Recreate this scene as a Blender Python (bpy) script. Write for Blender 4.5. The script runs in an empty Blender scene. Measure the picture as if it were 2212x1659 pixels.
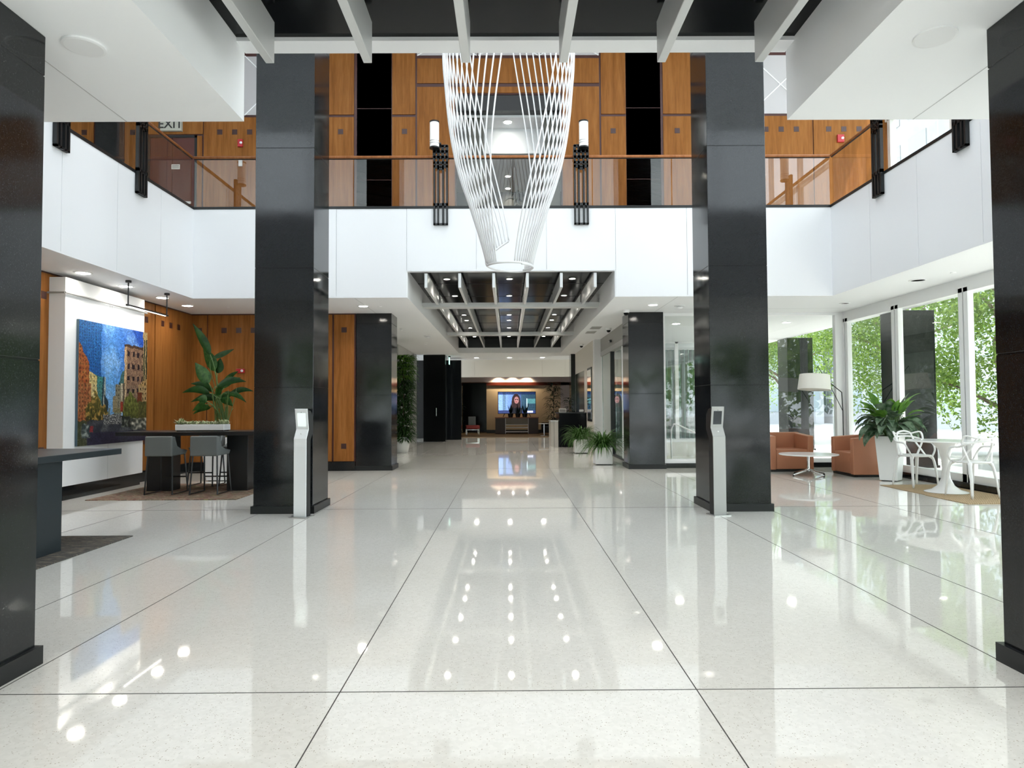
import bpy, math, random
from mathutils import Vector, Matrix, noise
random.seed(7)
PI = math.pi
SC = bpy.context.scene
COL = SC.collection
def R(d): return math.radians(d)

# ---------------------------------------------------------------- camera
F, YW, PT, RL, H = 1466.9, 5.542e-3, 3.3199e-2, -5.2737e-3, 1.55
cy, sy, cp, sp, cr, sr = [g(a) for a in (YW, PT, RL) for g in (math.cos, math.sin)]
FW = Vector((sy*cp, cy*cp, sp)); R0 = Vector((cy, -sy, 0)); U0 = R0.cross(FW)
RT = cr*R0 + sr*U0; UP = -sr*R0 + cr*U0
cam = bpy.data.cameras.new('camera'); co = bpy.data.objects.new('camera', cam); COL.objects.link(co)
cam.sensor_fit = 'HORIZONTAL'; cam.sensor_width = 36.0; cam.lens = 36.0*F/2212
cam.clip_start = 0.05; cam.clip_end = 400
M = Matrix((RT, UP, -FW)).transposed().to_4x4(); M.translation = Vector((0, 0, H))
co.matrix_world = M
SC.camera = co

# ---------------------------------------------------------------- materials
MATS = {}
def mat(name, col, rough=0.5, metal=0.0, spec=0.5, emit=None, es=0.0, coat=0.0):
    m = bpy.data.materials.new(name); m.use_nodes = True
    b = m.node_tree.nodes['Principled BSDF']
    b.inputs['Base Color'].default_value = (*col, 1)
    b.inputs['Roughness'].default_value = rough
    b.inputs['Metallic'].default_value = metal
    b.inputs['Specular IOR Level'].default_value = spec
    b.inputs['Coat Weight'].default_value = coat
    b.inputs['Coat Roughness'].default_value = 0.03
    if emit:
        b.inputs['Emission Color'].default_value = (*emit, 1)
        b.inputs['Emission Strength'].default_value = es
    MATS[name] = m
    return m
def nd(m): return m.node_tree.nodes, m.node_tree.links, m.node_tree.nodes['Principled BSDF']
def coords(m, scale=(1, 1, 1), kind='Object', rot=(0, 0, 0)):
    n, l, b = nd(m)
    tc = n.new('ShaderNodeTexCoord'); mp = n.new('ShaderNodeMapping')
    mp.inputs['Scale'].default_value = scale; mp.inputs['Rotation'].default_value = rot
    l.new(tc.outputs[kind], mp.inputs['Vector']); return mp.outputs['Vector']
def noise_n(m, vec, scale=5, detail=3, rough=0.5):
    n, l, b = nd(m); t = n.new('ShaderNodeTexNoise')
    t.inputs['Scale'].default_value = scale; t.inputs['Detail'].default_value = detail; t.inputs['Roughness'].default_value = rough
    l.new(vec, t.inputs['Vector']); return t
def ramp(m, fac, stops):
    n, l, b = nd(m); r = n.new('ShaderNodeValToRGB')
    e = r.color_ramp.elements
    while len(e) < len(stops): e.new(0.5)
    for i, (p, c) in enumerate(stops): e[i].position = p; e[i].color = (*c, 1)
    l.new(fac, r.inputs['Fac']); return r.outputs['Color']
def mixc(m, fac, a, b_, mode='MIX'):
    n, l, b = nd(m); x = n.new('ShaderNodeMix'); x.data_type = 'RGBA'; x.blend_type = mode
    if isinstance(fac, (int, float)): x.inputs[0].default_value = fac
    else: l.new(fac, x.inputs[0])
    for i, v in ((6, a), (7, b_)):
        if isinstance(v, tuple): x.inputs[i].default_value = (*v, 1)
        else: l.new(v, x.inputs[i])
    return x.outputs[2]
def bump(m, hgt, strength=0.1, dist=0.01):
    n, l, b = nd(m); x = n.new('ShaderNodeBump'); x.inputs['Strength'].default_value = strength
    x.inputs['Distance'].default_value = dist; l.new(hgt, x.inputs['Height']); l.new(x.outputs[0], b.inputs['Normal'])

white = mat('white_paint', (0.80, 0.81, 0.82), 0.55, spec=0.3)
fascia_m = mat('white_metal_panel', (0.80, 0.81, 0.83), 0.32, spec=0.45)
seam_m = mat('seam_grey', (0.50, 0.51, 0.52), 0.6)
ceil_m = mat('ceiling_white', (0.87, 0.885, 0.90), 0.65, spec=0.2)
cream = mat('cream_panel', (0.72, 0.69, 0.62), 0.5, spec=0.3)
black_gloss = mat('black_ceiling_panel', (0.005, 0.006, 0.007), 0.14, spec=0.12)
black_paint = mat('black_paint', (0.010, 0.011, 0.012), 0.35, spec=0.35)
black_table = mat('black_laminate', (0.010, 0.011, 0.013), 0.32, spec=0.4)
slate = mat('slate_laminate', (0.020, 0.028, 0.034), 0.4, spec=0.4)
fin_m = mat('brushed_aluminium_fin', (0.62, 0.63, 0.63), 0.38, metal=0.35)
alu = mat('white_aluminium', (0.90, 0.91, 0.92), 0.4)
steel = mat('brushed_steel', (0.60, 0.60, 0.60), 0.3, metal=0.9)
chrome = mat('chrome', (0.85, 0.85, 0.86), 0.08, metal=1.0)
kiosk_m = mat('kiosk_silver', (0.42, 0.42, 0.41), 0.42, metal=0.35)
kiosk_b = mat('kiosk_black', (0.012, 0.012, 0.014), 0.35)
white_gloss = mat('white_gloss', (0.84, 0.84, 0.84), 0.18)
rod_m = mat('white_rod', (0.80, 0.80, 0.81), 0.3, metal=0.15)
square_m = mat('dark_maroon_inlay', (0.045, 0.014, 0.012), 0.35)
trim_m = mat('maroon_reveal', (0.050, 0.008, 0.006), 0.4)
red_m = mat('alarm_red', (0.42, 0.012, 0.02), 0.35)
lens_m = mat('clear_strobe', (0.85, 0.85, 0.9), 0.1)
leather = mat('caramel_leather', (0.42, 0.175, 0.095), 0.42, spec=0.45)
grey_up = mat('grey_upholstery', (0.125, 0.140, 0.140), 0.6)
leg_black = mat('black_metal_leg', (0.008, 0.008, 0.009), 0.35)
shade_m = mat('ivory_shade', (0.93, 0.91, 0.86), 0.8, spec=0.1)
red_up = mat('red_seat', (0.22, 0.018, 0.012), 0.6)
soil = mat('soil', (0.03, 0.02, 0.012), 0.9)
maroon_door = mat('maroon_door', (0.075, 0.012, 0.006), 0.35)
paper = mat('paper_notice', (0.75, 0.74, 0.70), 0.6)
ink = mat('dark_ink', (0.02, 0.02, 0.02), 0.6)
tan_wall = mat('tan_wallcovering', (0.50, 0.40, 0.28), 0.7, spec=0.2)
lilac_wall = mat('lilac_grey_wall', (0.55, 0.50, 0.50), 0.7, spec=0.2)
olive = mat('dark_olive_panel', (0.05, 0.05, 0.035), 0.4)
brown_floor = mat('brown_carpet', (0.16, 0.11, 0.065), 0.9, spec=0.1)
dark_wood = mat('dark_cabinet_wood', (0.035, 0.012, 0.008), 0.4)
credenza_top = mat('red_brown_top', (0.20, 0.055, 0.02), 0.35)
bark = mat('bark', (0.17, 0.13, 0.10), 0.9)
asphalt = mat('street_asphalt', (0.42, 0.42, 0.42), 0.9, spec=0.1)
curb_m = mat('pale_stone', (0.80, 0.78, 0.75), 0.85, spec=0.1)
yellow = mat('sign_yellow', (0.85, 0.62, 0.03), 0.5)
far_bldg = mat('pale_facade', (0.42, 0.44, 0.46), 0.8, spec=0.2)
far_glass = mat('facade_glass', (0.34, 0.40, 0.43), 0.2)
car_m = mat('white_car_paint', (0.8, 0.8, 0.8), 0.2)
tyre_m = mat('rubber', (0.02, 0.02, 0.02), 0.8)
speaker_m = mat('speaker_grille_white', (0.82, 0.82, 0.81), 0.7, spec=0.2)
vent_m = mat('vent_grey', (0.30, 0.30, 0.29), 0.6)
light_on = mat('lamp_diffuser', (0.9, 0.9, 0.88), 0.5, emit=(1.0, 0.96, 0.90), es=9.0)
light_soft = mat('unlit_reflector', (0.55, 0.55, 0.54), 0.25, metal=0.6)
shade_w = mat('milk_glass_shade', (0.85, 0.84, 0.82), 0.35, emit=(1.0, 0.97, 0.93), es=0.10)
tube_on = mat('lit_bar_diffuser', (0.9, 0.9, 0.9), 0.5, emit=(1.0, 0.97, 0.92), es=4.0)
screen_dark = mat('dark_screen', (0.015, 0.018, 0.025), 0.12)
screen_lit = mat('pale_screen', (0.72, 0.80, 0.78), 0.2, emit=(0.85, 0.95, 0.92), es=0.35)

def wood(name, c0, c1, c2, rough=0.38):
    m = mat(name, c1, rough, spec=0.08)
    v = coords(m, (5.0, 5.0, 0.35)); n1 = noise_n(m, v, 2.2, 5, 0.62)
    v2 = coords(m, (30, 30, 1.0)); n2 = noise_n(m, v2, 3.0, 3, 0.6)
    a = ramp(m, n1.outputs['Fac'], [(0.30, c0), (0.52, c1), (0.75, c2)])
    b2 = ramp(m, n2.outputs['Fac'], [(0.35, (0.80, 0.80, 0.80)), (0.65, (1.06, 1.06, 1.06))])
    o = mixc(m, 0.8, a, b2, 'MULTIPLY'); nd(m)[1].new(o, nd(m)[2].inputs['Base Color']); return m
cherry = wood('cherry_veneer', (0.21, 0.076, 0.018), (0.275, 0.108, 0.027), (0.335, 0.142, 0.040))
rail_wood = wood('cherry_handrail', (0.30, 0.11, 0.04), (0.38, 0.15, 0.06), (0.44, 0.18, 0.08), 0.3)

def granite():
    m = mat('black_granite', (0.012, 0.013, 0.015), 0.10, spec=0.40)
    n, l, b = nd(m)
    v = coords(m, (1, 1, 1)); t = noise_n(m, v, 160, 2, 0.7)
    o = ramp(m, t.outputs['Fac'], [(0.45, (0.006, 0.007, 0.008)), (0.68, (0.020, 0.022, 0.025)), (0.80, (0.07, 0.075, 0.08))])
    l.new(o, b.inputs['Base Color'])
    t2 = noise_n(m, coords(m, (1, 1, 1)), 1.3, 3, 0.6)
    r = n.new('ShaderNodeMapRange'); r.inputs['From Min'].default_value = 0.35; r.inputs['From Max'].default_value = 0.7
    r.inputs['To Min'].default_value = 0.06; r.inputs['To Max'].default_value = 0.14
    l.new(t2.outputs['Fac'], r.inputs['Value']); l.new(r.outputs[0], b.inputs['Roughness'])
    return m
granite_m = granite()

def terrazzo():
    m = mat('cream_terrazzo', (0.68, 0.64, 0.58), 0.035, spec=0.80)
    n, l, b = nd(m)
    v = coords(m, (1, 1, 1))
    big = noise_n(m, v, 0.35, 3, 0.55)
    base = ramp(m, big.outputs['Fac'], [(0.3, (0.73, 0.71, 0.655)), (0.7, (0.79, 0.775, 0.735))])
    vo = n.new('ShaderNodeTexVoronoi'); vo.inputs['Scale'].default_value = 95; l.new(v, vo.inputs['Vector'])
    sep = n.new('ShaderNodeSeparateColor'); l.new(vo.outputs['Color'], sep.inputs[0])
    chip = n.new('ShaderNodeMath'); chip.operation = 'GREATER_THAN'; chip.inputs[1].default_value = 0.80; l.new(sep.outputs[0], chip.inputs[0])
    near = n.new('ShaderNodeMath'); near.operation = 'LESS_THAN'; near.inputs[1].default_value = 0.30; l.new(vo.outputs['Distance'], near.inputs[0])
    mul = n.new('ShaderNodeMath'); mul.operation = 'MULTIPLY'; l.new(chip.outputs[0], mul.inputs[0]); l.new(near.outputs[0], mul.inputs[1])
    chipc = ramp(m, sep.outputs[1], [(0.0, (0.36, 0.31, 0.25)), (0.5, (0.52, 0.48, 0.41)), (1.0, (0.64, 0.62, 0.58))])
    o = mixc(m, mul.outputs[0], base, chipc)
    vo2 = n.new('ShaderNodeTexVoronoi'); vo2.inputs['Scale'].default_value = 45; l.new(v, vo2.inputs['Vector'])
    s2 = n.new('ShaderNodeSeparateColor'); l.new(vo2.outputs['Color'], s2.inputs[0])
    soft = ramp(m, s2.outputs[0], [(0.0, (0.955, 0.955, 0.95)), (1.0, (1.03, 1.03, 1.03))])
    o2 = mixc(m, 1.0, o, soft, 'MULTIPLY'); l.new(o2, b.inputs['Base Color'])
    w = noise_n(m, coords(m, (1, 0.55, 1)), 1.1, 2, 0.4)
    bump(m, w.outputs['Fac'], 0.10, 0.010)
    return m
floor_m = terrazzo()

def rug_mat(name, pal, scale=(3, 14, 1)):
    m = mat(name, pal[0], 0.95, spec=0.05); n, l, b = nd(m)
    t = noise_n(m, coords(m, scale), 1.6, 6, 0.7)
    st = [(0.28 + 0.44*i/(len(pal)-1), c) for i, c in enumerate(pal)]
    o = ramp(m, t.outputs['Fac'], st); l.new(o, b.inputs['Base Color']); bump(m, t.outputs['Fac'], 0.5, 0.01); return m
rug_multi = rug_mat('faded_multicolour_pile', [(0.05, 0.035, 0.03), (0.22, 0.18, 0.12), (0.10, 0.08, 0.06), (0.30, 0.25, 0.18), (0.19, 0.085, 0.07), (0.12, 0.11, 0.08), (0.28, 0.27, 0.10), (0.06, 0.07, 0.06)], (2.2, 5.0, 1))
rug_dark = rug_mat('faded_charcoal_pile', [(0.03, 0.03, 0.03), (0.14, 0.12, 0.10), (0.07, 0.07, 0.07), (0.22, 0.19, 0.15), (0.10, 0.03, 0.03)])
def jute():
    m = mat('jute_weave', (0.44, 0.33, 0.21), 0.9, spec=0.05); n, l, b = nd(m)
    w = n.new('ShaderNodeTexWave'); w.inputs['Scale'].default_value = 14; w.inputs['Distortion'].default_value = 2.5
    l.new(coords(m, (1, 1, 1), rot=(0, 0, R(38))), w.inputs['Vector'])
    t = noise_n(m, coords(m), 30, 3, 0.6); f = mixc(m, 0.5, w.outputs['Color'], t.outputs['Color'])
    o = ramp(m, f, [(0.25, (0.30, 0.21, 0.12)), (0.75, (0.50, 0.39, 0.26))]); l.new(o, b.inputs['Base Color']); bump(m, f, 0.5, 0.01); return m
jute_m = jute()

def leaf_mat(name, c0, c1, trans=0.25, edge=None):
    m = mat(name, c0, 0.42, spec=0.22); n, l, b = nd(m)
    t = noise_n(m, coords(m, (1, 1, 1)), 9, 3, 0.6)
    o = ramp(m, t.outputs['Fac'], [(0.35, c0), (0.65, c1)])
    if edge:
        at = n.new('ShaderNodeAttribute'); at.attribute_name = 'edge'
        rr = ramp(m, at.outputs['Fac'], [(0.45, (0, 0, 0)), (0.75, (1, 1, 1))])
        o = mixc(m, rr, o, edge)
    l.new(o, b.inputs['Base Color'])
    if trans:
        tr = n.new('ShaderNodeBsdfTranslucent'); l.new(o, tr.inputs['Color'])
        mx = n.new('ShaderNodeMixShader'); mx.inputs[0].default_value = trans
        out = n['Material Output']; l.new(b.outputs[0], mx.inputs[1]); l.new(tr.outputs[0], mx.inputs[2]); l.new(mx.outputs[0], out.inputs['Surface'])
    return m
lf_dark = leaf_mat('dark_glossy_leaf', (0.006, 0.028, 0.006), (0.014, 0.055, 0.010), 0.10)
lf_mid = leaf_mat('mid_green_leaf', (0.010, 0.042, 0.008), (0.035, 0.100, 0.018), 0.15)
lf_vari = leaf_mat('cream_edged_leaf', (0.12, 0.20, 0.06), (0.20, 0.28, 0.10), 0.2, edge=(0.72, 0.70, 0.50))
lf_spider = leaf_mat('spider_plant_leaf', (0.035, 0.10, 0.018), (0.09, 0.19, 0.045), 0.2)
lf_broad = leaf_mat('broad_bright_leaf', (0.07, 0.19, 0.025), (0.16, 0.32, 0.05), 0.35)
lf_silver = leaf_mat('silver_mottled_leaf', (0.03, 0.075, 0.030), (0.20, 0.27, 0.19), 0.15)
lf_tree = leaf_mat('tree_leaf', (0.075, 0.165, 0.028), (0.27, 0.38, 0.08), 0.5)
lf_black = leaf_mat('blackish_leaf', (0.006, 0.018, 0.008), (0.012, 0.03, 0.012), 0.1)  # near-black green for the dark-leafed plants
stem_m = mat('green_stem', (0.07, 0.13, 0.03), 0.5)

def glass(name, tint=(0.93, 0.96, 0.95), refl=1.0, ior=1.5):
    m = bpy.data.materials.new(name); m.use_nodes = True; n, l = m.node_tree.nodes, m.node_tree.links
    n.clear(); out = n.new('ShaderNodeOutputMaterial'); tr = n.new('ShaderNodeBsdfTransparent'); gl = n.new('ShaderNodeBsdfGlossy')
    tr.inputs['Color'].default_value = (*tint, 1); gl.inputs['Roughness'].default_value = 0.0; gl.inputs['Color'].default_value = (refl, refl, refl, 1)
    lw = n.new('ShaderNodeLayerWeight'); lw.inputs['Blend'].default_value = 0.5
    pw = n.new('ShaderNodeMath'); pw.operation = 'POWER'; pw.inputs[1].default_value = 5.0; l.new(lw.outputs['Facing'], pw.inputs[0])
    f0 = 2*((ior-1)/(ior+1))**2
    fr = n.new('ShaderNodeMath'); fr.operation = 'MULTIPLY_ADD'; fr.inputs[1].default_value = 1-f0; fr.inputs[2].default_value = f0; l.new(pw.outputs[0], fr.inputs[0])
    mx = n.new('ShaderNodeMixShader'); l.new(fr.outputs[0], mx.inputs[0]); l.new(tr.outputs[0], mx.inputs[1]); l.new(gl.outputs[0], mx.inputs[2]); l.new(mx.outputs[0], out.inputs['Surface'])
    return m
win_glass = glass('window_glass')
rail_glass = glass('balustrade_glass', (0.80, 0.78, 0.74), 1.0, 1.6)
door_glass = glass('door_glass', (0.85, 0.92, 0.89), 1.0, 1.5)
frost = mat('frosted_glass', (0.75, 0.82, 0.80), 0.35); frost.node_tree.nodes['Principled BSDF'].inputs['Transmission Weight'].default_value = 0.3
curtain = mat('sheer_curtain', (0.22, 0.36, 0.32), 0.9, spec=0.1)

def vc_mat(name, emit=0.0, rough=0.55):
    m = mat(name, (1, 1, 1), rough, spec=0.25); n, l, b = nd(m)
    a = n.new('ShaderNodeVertexColor'); a.layer_name = 'Col'; l.new(a.outputs['Color'], b.inputs['Base Color'])
    if emit: l.new(a.outputs['Color'], b.inputs['Emission Color']); b.inputs['Emission Strength'].default_value = emit
    return m
canvas_m = vc_mat('oil_paint'); tv_m = vc_mat('television_picture', 0.9, 0.2)

# ---------------------------------------------------------------- mesh builder
class MB:
    def __init__(s): s.v = []; s.f = []; s.e = []
    def box(s, x0, x1, y0, y1, z0, z1, top=None):
        """top=(dx,dy): widens the top face by dx, dy on each side"""
        k = len(s.v); tx, ty = top or (0, 0)
        s.v += [(x0, y0, z0), (x1, y0, z0), (x1, y1, z0), (x0, y1, z0), (x0-tx, y0-ty, z1), (x1+tx, y0-ty, z1), (x1+tx, y1+ty, z1), (x0-tx, y1+ty, z1)]
        s.f += [[k+i for i in q] for q in ((0, 3, 2, 1), (4, 5, 6, 7), (0, 1, 5, 4), (1, 2, 6, 5), (2, 3, 7, 6), (3, 0, 4, 7))]; return s
    def rbox(s, c, size, ang):
        x, y, z = size; k = len(s.v); s.box(-x/2, x/2, -y/2, y/2, -z/2, z/2)
        m = Matrix.Rotation(ang, 4, 'Z')
        for i in range(k, len(s.v)): s.v[i] = tuple(m @ Vector(s.v[i]) + Vector(c))
        return s
    def quad(s, *p):
        k = len(s.v); s.v += [tuple(q) for q in p]; s.f.append(list(range(k, k+len(p)))); return s
    def prism(s, pts, z0, z1):
        k = len(s.v); n = len(pts); s.v += [(x, y, z0) for x, y in pts] + [(x, y, z1) for x, y in pts]
        s.f.append([k+n-1-i for i in range(n)]); s.f.append([k+n+i for i in range(n)])
        for i in range(n): j = (i+1) % n; s.f.append([k+i, k+j, k+n+j, k+n+i])
        return s
    def prism_x(s, pts, x0, x1):
        """profile in (y,z) extruded along x"""
        k = len(s.v); n = len(pts); s.v += [(x0, y, z) for y, z in pts] + [(x1, y, z) for y, z in pts]
        s.f.append([k+i for i in range(n)]); s.f.append([k+2*n-1-i for i in range(n)])
        for i in range(n): j = (i+1) % n; s.f.append([k+j, k+i, k+n+i, k+n+j])
        return s
    def lathe(s, prof, c=(0, 0, 0), n=24):
        k = len(s.v); m = len(prof)
        for i in range(n):
            a = 2*PI*i/n
            for r, z in prof: s.v.append((c[0]+r*math.cos(a), c[1]+r*math.sin(a), c[2]+z))
        for i in range(n):
            j = (i+1) % n
            for q in range(m-1): s.f.append([k+i*m+q, k+j*m+q, k+j*m+q+1, k+i*m+q+1])
        if prof[0][0] > 1e-6: s.f.append([k+(n-1-i)*m for i in range(n)])
        if prof[-1][0] > 1e-6: s.f.append([k+i*m+m-1 for i in range(n)])
        return s
    def cyl(s, c, r, h, n=20): return s.lathe([(r, 0), (r, h)], c, n)
    def tube(s, pts, r, n=8, flat=1.0, closed=False):
        pts = [Vector(p) for p in pts]; k = len(s.v); m = len(pts)
        rr = r if isinstance(r, (list, tuple)) else [r]*m
        up = None
        for i, p in enumerate(pts):
            a = pts[(i-1) % m] if closed else pts[max(i-1, 0)]; b = pts[(i+1) % m] if closed else pts[min(i+1, m-1)]
            t = (b-a); t = t.normalized() if t.length > 1e-9 else Vector((0, 0, 1))
            if up is None:
                up = Vector((0, 0, 1)) if abs(t.z) < 0.9 else Vector((0, 1, 0))
            x = t.cross(up); x = x.normalized() if x.length > 1e-6 else Vector((1, 0, 0)); y = x.cross(t).normalized(); up = y
            for j in range(n):
                an = 2*PI*j/n; s.v.append(tuple(p + x*math.cos(an)*rr[i] + y*math.sin(an)*rr[i]*flat))
        for i in range(m if closed else m-1):
            i2 = (i+1) % m
            for j in range(n): j2 = (j+1) % n; s.f.append([k+i*n+j, k+i2*n+j, k+i2*n+j2, k+i*n+j2])
        if not closed:
            s.f.append([k+j for j in range(n)]); s.f.append([k+(m-1)*n+n-1-j for j in range(n)])
        return s
    def leaf(s, base, d, length, width, droop=0.5, seg=6, fold=0.25, shape=1.0, twist=0.0):
        """arching blade from base; d: start direction"""
        p = Vector(base); t = Vector(d).normalized(); k = len(s.v); st = length/seg
        for i in range(seg+1):
            u = i/seg
            w = width*0.5*(math.sin(PI*min(1, u**shape*0.92+0.06)))
            side = t.cross(Vector((0, 0, 1))); side = side.normalized() if side.length > 0.05 else Vector((1, 0, 0))
            if twist: side = Matrix.Rotation(twist, 3, t) @ side
            nrm = side.cross(t).normalized()
            s.v += [tuple(p - side*w + nrm*w*fold), tuple(p), tuple(p + side*w + nrm*w*fold)]; s.e += [1, 0, 1]
            if i < seg:
                a, b, c = k+3*i, k+3*i+1, k+3*i+2
                s.f += [[a, b, b+3, a+3], [b, c, c+3, b+3]]
                p = p + t*st; t = (t + Vector((0, 0, -1))*droop/seg*(0.5+u)).normalized()
        return s
    def build(s, name, m, parent=None, smooth=False, bevel=0.0, seg=2, local=False, subsurf=0):
        me = bpy.data.meshes.new(name)
        off = parent_world(parent) if (parent is not None and not local) else Vector((0, 0, 0))
        me.from_pydata([tuple(Vector(q)-off) for q in s.v], [], s.f); me.update()
        if s.e and len(s.e) == len(s.v):
            at = me.attributes.new('edge', 'FLOAT', 'POINT')
            at.data.foreach_set('value', s.e)
        me.materials.append(m)
        if smooth: me.shade_smooth()
        o = bpy.data.objects.new(name, me); COL.objects.link(o)
        if parent is not None: o.parent = parent
        if bevel:
            b = o.modifiers.new('b', 'BEVEL'); b.width = bevel; b.segments = seg; b.limit_method = 'ANGLE'; b.angle_limit = R(40)
            if smooth or seg > 2: me.shade_smooth(); w = o.modifiers.new('w', 'WEIGHTED_NORMAL'); w.keep_sharp = True
        if subsurf: q = o.modifiers.new('s', 'SUBSURF'); q.levels = subsurf; q.render_levels = subsurf
        return o
def parent_world(o):
    p = Vector((0, 0, 0))
    while o is not None: p = p + o.location; o = o.parent
    return p
def tag(o, label, cat, group=None, kind=None):
    if label: o['label'] = label
    if cat: o['category'] = cat
    if group: o['group'] = group
    if kind: o['kind'] = kind
    return o
def thing(name, label, cat, loc=(0, 0, 0), rz=0.0, group=None):
    o = bpy.data.objects.new(name, None); COL.objects.link(o); o.empty_display_size = 0.1
    o.location = loc; o.rotation_euler = (0, 0, rz); return tag(o, label, cat, group)
def struct(mb, name, m, **k):
    o = mb.build(name, m, **k); o['kind'] = 'structure'; return o
def dup(root, loc, rz=None, label=None, group=None, scale=None):
    def cp(o, par):
        c = o.copy(); COL.objects.link(c)
        if par is not None: c.parent = par
        for ch in [x for x in ALLCH.get(o.name, [])]: cp(ch, c)
        return c
    ALLCH = {}
    for x in COL.objects:
        if x.parent is not None: ALLCH.setdefault(x.parent.name, []).append(x)
    r = cp(root, None); r.location = loc
    if rz is not None: r.rotation_euler = (0, 0, rz)
    if scale: r.scale = (scale,)*3
    if label: r['label'] = label
    if group: r['group'] = group
    return r
def bez(p0, p1, p2, p3, n=10):
    p0, p1, p2, p3 = map(Vector, (p0, p1, p2, p3)); o = []
    for i in range(n+1):
        t = i/n; u = 1-t; o.append(u**3*p0+3*u*u*t*p1+3*u*t*t*p2+t**3*p3)
    return o
def spline(pts, n=6, closed=False):
    P = [Vector(p) for p in pts]; m = len(P); o = []
    for i in range(m if closed else m-1):
        a, b, c, d = (P[(i+k-1) % m] if closed else P[min(max(i+k-1, 0), m-1)] for k in range(4))
        for j in range(n):
            t = j/n; o.append(0.5*((2*b)+(c-a)*t+(2*a-5*b+4*c-d)*t*t+(3*b-a-3*c+d)*t**3))
    if not closed: o.append(P[-1])
    return o

# ================================================================ SETTING
ZC, ZF = 3.87, 5.79                # lower ceiling, upper floor
YN, YB, YW1 = 5.44, 14.36, 16.73   # atrium near edge, far edge, back wall plane
XL, XR = -6.69, 6.93               # balcony faces
RXL, RXR = -2.13, 2.28             # ceiling recess
XWL, XG = -7.80, 8.45              # left wall, right glass
YS = -3.4                          # entrance glass behind the photographer

struct(MB().box(-14, XG+0.1, YS, 34.2, -0.2, 0), 'floor', floor_m)
j = MB()
for x in (-5.60, -3.66, -2.82, -0.925, 1.02, 2.96, 3.86, 5.80): j.box(x-0.003, x+0.003, YS, 30, -0.001, 0.0015)
for y in (-2.9, 3.757, 10.41, 17.05, 23.7): j.box(XWL, XG, y-0.003, y+0.003, -0.001, 0.0015)
struct(j, 'floor_joint_strip', mat('joint_dark', (0.05, 0.045, 0.04), 0.5))

# lower ceilings / upper floor slabs, with the long recess left open
sl = MB()
sl.box(-14, RXL, YS, YN, ZC, ZF); sl.box(RXR, 9.6, YS, YN, ZC, ZF); sl.box(RXL, RXR, YS, YN, 4.56, ZF)
struct(sl, 'ceiling_near', ceil_m)
sl = MB(); sl.box(-14, XL, YN, YB, ZC, ZF); struct(sl, 'ceiling_left', ceil_m)
sl = MB(); sl.box(XR, 9.6, YN, YB, ZC, ZF); struct(sl, 'ceiling_right', ceil_m)
sl = MB(); sl.box(-14, RXL, YB, 33.8, ZC, ZF); sl.box(RXR, 9.6, YB, 33.8, ZC, ZF); sl.box(RXL, RXR, YB, 29.3, 4.56, ZF); sl.box(RXL, RXR, 29.3, 33.8, ZC, ZF)
struct(sl, 'ceiling_far', ceil_m)
struct(MB().box(RXL, RXR, 5.27, YN+0.02, 4.44, 4.56), 'trim_1', fascia_m)
struct(MB().box(RXL, RXR, YB+0.001, YB+0.12, 4.43, 4.559), 'trim_2', fascia_m)
# black panels inside the recess
for k, (y0, y1) in enumerate(((YS+0.1, 5.268), (YB+0.12, 29.28))):
    b = MB(); b.box(RXL+0.001, RXR-0.001, y0, y1, 4.47, 4.555)
    struct(b, 'ceiling_recess_panel', black_gloss)
struct(MB().box(RXL, RXR, 29.24, 29.3, 4.10, 4.47), 'trim_3', black_paint)
sm = MB()
for y in (16.05, 17.9, 19.8, 21.7, 23.6, 25.5, 27.4): sm.box(RXL, RXR, y-0.01, y+0.01, 4.465, 4.475)
for x in (-1.02, -0.30, 0.42, 1.13): pass
struct(sm, 'ceiling_seam_strip', black_paint)

# bright metal facings of the balcony, thin panels with open seams
def facing(name, axis, const, a0, a1, z0, z1, seams, out):
    b = MB(); s_ = sorted([a0]+list(seams)+[a1]); t = 0.02
    for u, v in zip(s_, s_[1:]):
        if axis == 'y': b.box(u+0.004, v-0.004, min(const, const+out*t), max(const, const+out*t), z0, z1)
        else: b.box(min(const, const+out*t), max(const, const+out*t), u+0.004, v-0.004, z0, z1)
    return struct(b, name, fascia_m)
sx = [-5.1, -3.638, -2.142, -0.663, 0.827, 2.299, 3.822, 5.4]
b = MB(); s_ = [XL]+sx+[XR]
for u, v in zip(s_, s_[1:]):
    mid = (u+v)/2
    b.box(u+0.004, v-0.004, YB-0.02, YB, (4.43 if RXL < mid < RXR else ZC)+0.03, ZF-0.02)
struct(b, 'wall_balcony_back', fascia_m)
struct(MB().box(XL, RXL-0.01, YB-0.024, YB-0.001, ZC, ZC+0.028).box(RXR+0.01, XR, YB-0.024, YB-0.001, ZC, ZC+0.028).box(RXL, RXR, YB-0.024, YB-0.021, 4.43, 4.458), 'trim_4', fascia_m)
ys = [7.1, 8.6, 10.1, 11.55, 13.0]
facing('wall_balcony_left', 'x', XL, YN, YB, ZC+0.03, ZF-0.02, ys, 1)
facing('wall_balcony_right', 'x', XR, YN, YB, ZC+0.03, ZF-0.02, [6.7, 8.2, 9.75, 11.3, 12.8], -1)
struct(MB().box(XL+0.0, XL+0.024, YN, YB, ZC, ZC+0.028), 'trim_5', fascia_m)
struct(MB().box(XR-0.024, XR, YN, YB, ZC, ZC+0.028), 'trim_6', fascia_m)
facing('wall_balcony_near', 'y', YN, XL, XR, 4.58, ZF-0.02, [-5, -3.5, -2.1, -.7, .8, 2.3, 3.8, 5.3], 1)
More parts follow.
